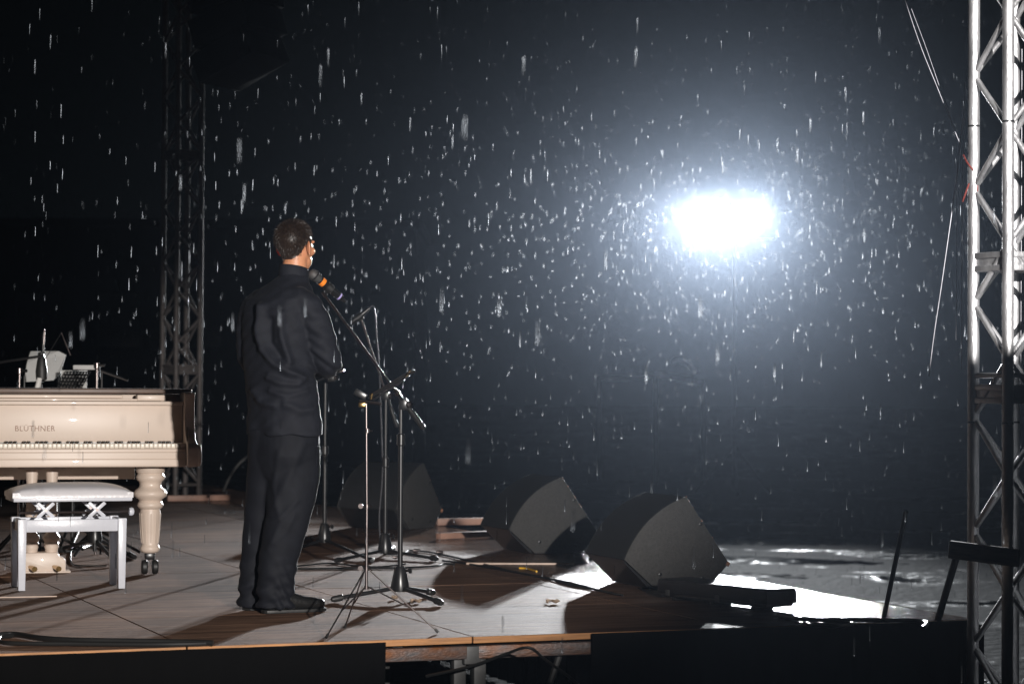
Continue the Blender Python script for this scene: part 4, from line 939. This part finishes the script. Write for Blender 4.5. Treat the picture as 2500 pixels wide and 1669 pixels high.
Yd = 14.8
for (x, top, lb, bm_) in ((48, 905, 'thin black boom stand left behind the piano, its boom crossing the grey board', ((108, 868), (-40, 890))), (237, 892, 'thin black boom stand right behind the piano with a bright clamp', ((232, 900), (312, 928)))):
    b_ = Vector(((x - 1250) / FPX * Yd, Yd, 0)); t = thing('thin_boom_stand', lb, 'microphone stand', b_)
    MB().tube([(0, 0, 0), (0, 0, at(x, top, Yd).z)], .008, 10).build('pole', M['chrome'], t)
    MB().tube([(.03, 0, .0), (.03, 0, at(x, top, Yd).z - .03)], .006, 8).build('cable', M['cable'], t)
    MB().lathe([(.01, -.02), (.02, -.015), (.02, .015), (.01, .02)], (0, 0, at(x, top, Yd).z), 12).build('clamp', M['chrome'], t)
    MB().tube([at(*bm_[0], Yd) - b_, at(*bm_[1], Yd) - b_], .008, 8).build('boom', M['black_metal'], t)
    MB().tube([(0, -.01, at(x, top, Yd).z + .005), (.05, -.02, at(x, top, Yd).z - .0)], [.006, .01], 8).build('knob', M['black_metal'], t)
    for q in (.2, 2.3, 4.4): MB().tube([(0, 0, .16), (.27 * math.cos(q), .27 * math.sin(q), .01)], .009, 8).build('leg', M['black_metal'], t)
# stand and cables seen below the piano
b5 = onz(231, 1370); t = tripod_stand('low_stand', 'black microphone stand base seen between bench and piano leg', (b5.x, b5.y, 0), .17, .95, [onz(150, 1345), onz(330, 1366), onz(285, 1382)], .012)
cable([(40, 1330), (120, 1338), (170, 1345), (230, 1330), (290, 1345), (330, 1362)], .009, 'black cables lying under the piano behind the bench')
cable([(195, 1290), (178, 1330), (172, 1360), (178, 1376), (200, 1380), (260, 1380)], .004, 'thin cable looping on the deck behind the bench legs')
# bent pale hoop far back, left of the singer
tag(MB().tube(curve_pts([at(545, 1200, 20), at(560, 1165, 20), at(585, 1130, 20), at(620, 1106, 20), at(660, 1095, 20), at(700, 1110, 20), at(722, 1160, 20), at(730, 1215, 20)], 8), .012, 8).build('bent_hoop', M['steel']), 'thin pale bent hoop standing far back to the left of the singer', 'hoop')
# ================================================================== RAIN
def streaks(n, box, lo, hi, r0, r1):
    x = rng.uniform(box[0], box[1], n); y = rng.uniform(box[2], box[3], n); z = rng.uniform(box[4], box[5], n)
    e1 = x * E1.x + y * E1.y; e2 = x * E2.x + y * E2.y
    keep = ~((z < .02) & (e1 > A0) & (e1 < 5.93) & (e2 > B0 - .05)) & ~((z < 1.85) & (np.hypot(x - PX - .03, y - PY - .05) < .32))
    x, y, z = x[keep], y[keep], z[keep]; n = len(x); L_ = rng.uniform(lo, hi, n); r = rng.uniform(r0, r1, n); sl = rng.normal(.012, .012, n)
    a = np.arange(4) * np.pi / 2; V = np.zeros((n, 10, 3)); c = np.stack([x, y, z], 1)
    for k in range(4):
        for h, lv in ((0, -.42), (4, .42)):
            V[:, h + k] = c + np.stack([r * np.cos(a[k]) + sl * L_ * lv, r * np.sin(a[k]), L_ * lv], 1)
    V[:, 8] = c + np.stack([-sl * L_ * .5, 0 * r, -L_ * .5], 1); V[:, 9] = c + np.stack([sl * L_ * .5, 0 * r, L_ * .5], 1)
    F = []
    for k in range(4):
        k2 = (k + 1) % 4; F += [(k, k2, 4 + k2), (k, 4 + k2, 4 + k), (8, k2, k), (9, 4 + k, 4 + k2)]
    F = (np.array(F)[None] + (np.arange(n) * 10)[:, None, None]).reshape(-1, 3)
    me = bpy.data.meshes.new('rain'); me.vertices.add(n * 10); me.vertices.foreach_set('co', V.ravel())
    me.loops.add(len(F) * 3); me.loops.foreach_set('vertex_index', F.ravel().astype(np.int32)); me.polygons.add(len(F))
    me.polygons.foreach_set('loop_start', np.arange(0, len(F) * 3, 3, dtype=np.int32)); me.update(calc_edges=True); me.validate()
    me.polygons.foreach_set('use_smooth', np.ones(len(F), dtype=bool)); me.materials.append(M['rain']); return me
tag(link('rain', streaks(2000, (-5, 6, 4.5, 15, GZ, 6), .045, .062, .0014, .0022)), 'falling rain near the stage, long thin bright streaks', 'rain', kind='stuff')
tag(link('rain', streaks(30000, (-9, 10, 15, 43, GZ, 8), .035, .060, .0014, .0026)), 'dense falling rain further away in the floodlight beam', 'rain', kind='stuff')
# drops bouncing on the wet corner of the deck and on the ground beyond
def drops(name, pts, r0, r1, label):
    P = np.array(pts); n = len(P); o6 = np.array([(1, 0, 0), (-1, 0, 0), (0, 1, 0), (0, -1, 0), (0, 0, 1), (0, 0, -1)], float)
    r = rng.uniform(r0, r1, n); V = P[:, None] + o6[None] * r[:, None, None]
    F = np.array([(0, 2, 4), (2, 1, 4), (1, 3, 4), (3, 0, 4), (2, 0, 5), (1, 2, 5), (3, 1, 5), (0, 3, 5)]); F = (F[None] + (np.arange(n) * 6)[:, None, None]).reshape(-1, 3)
    me = bpy.data.meshes.new(name); me.from_pydata(V.reshape(-1, 3).tolist(), [], F.tolist()); me.polygons.foreach_set('use_smooth', [True] * len(F)); me.materials.append(M['rain'])
    return tag(link(name, me), label, 'water drops', kind='stuff')
pts = []
for _ in range(2600):
    a_, b_ = rng.uniform(4.4, 5.93), rng.uniform(9.6, 20); p = G12(a_, b_); pts.append((p.x, p.y, abs(rng.normal(0, .03)) + .003))
drops('splashing_drops', pts, .0008, .0022, 'tiny splashing drops over the wet edge of the deck')
pts = []
for _ in range(9000):
    y = rng.uniform(16, 42); x = rng.uniform(-2, 8); e1 = x * E1.x + y * E1.y
    if e1 < 6.0: continue
    pts.append((x, y, GZ + abs(rng.normal(0, .05)) + .003))
drops('splashing_drops', pts, .0015, .004, 'tiny splashing drops over the wet ground beyond the stage')

# ================================================================== HAZE
hz = MB().box((0, 85, 4.8), (330, 240, 12.6)).build('haze', None, smooth=False); hz.location = (0, 0, -.6); tag(hz, 'thin damp air glowing around the floodlights', 'haze', kind='stuff')
hm = bpy.data.materials.new('damp_air'); hm.use_nodes = True; nt = hm.node_tree; nt.nodes.clear()
vo = nt.nodes.new('ShaderNodeVolumePrincipled'); oo = nt.nodes.new('ShaderNodeOutputMaterial'); nt.links.new(vo.outputs[0], oo.inputs['Volume'])
vo.inputs['Color'].default_value = (.66, .79, 1.0, 1); vo.inputs['Density'].default_value = .000125; vo.inputs['Anisotropy'].default_value = .92
hz.data.materials.append(hm); hz.visible_shadow = True
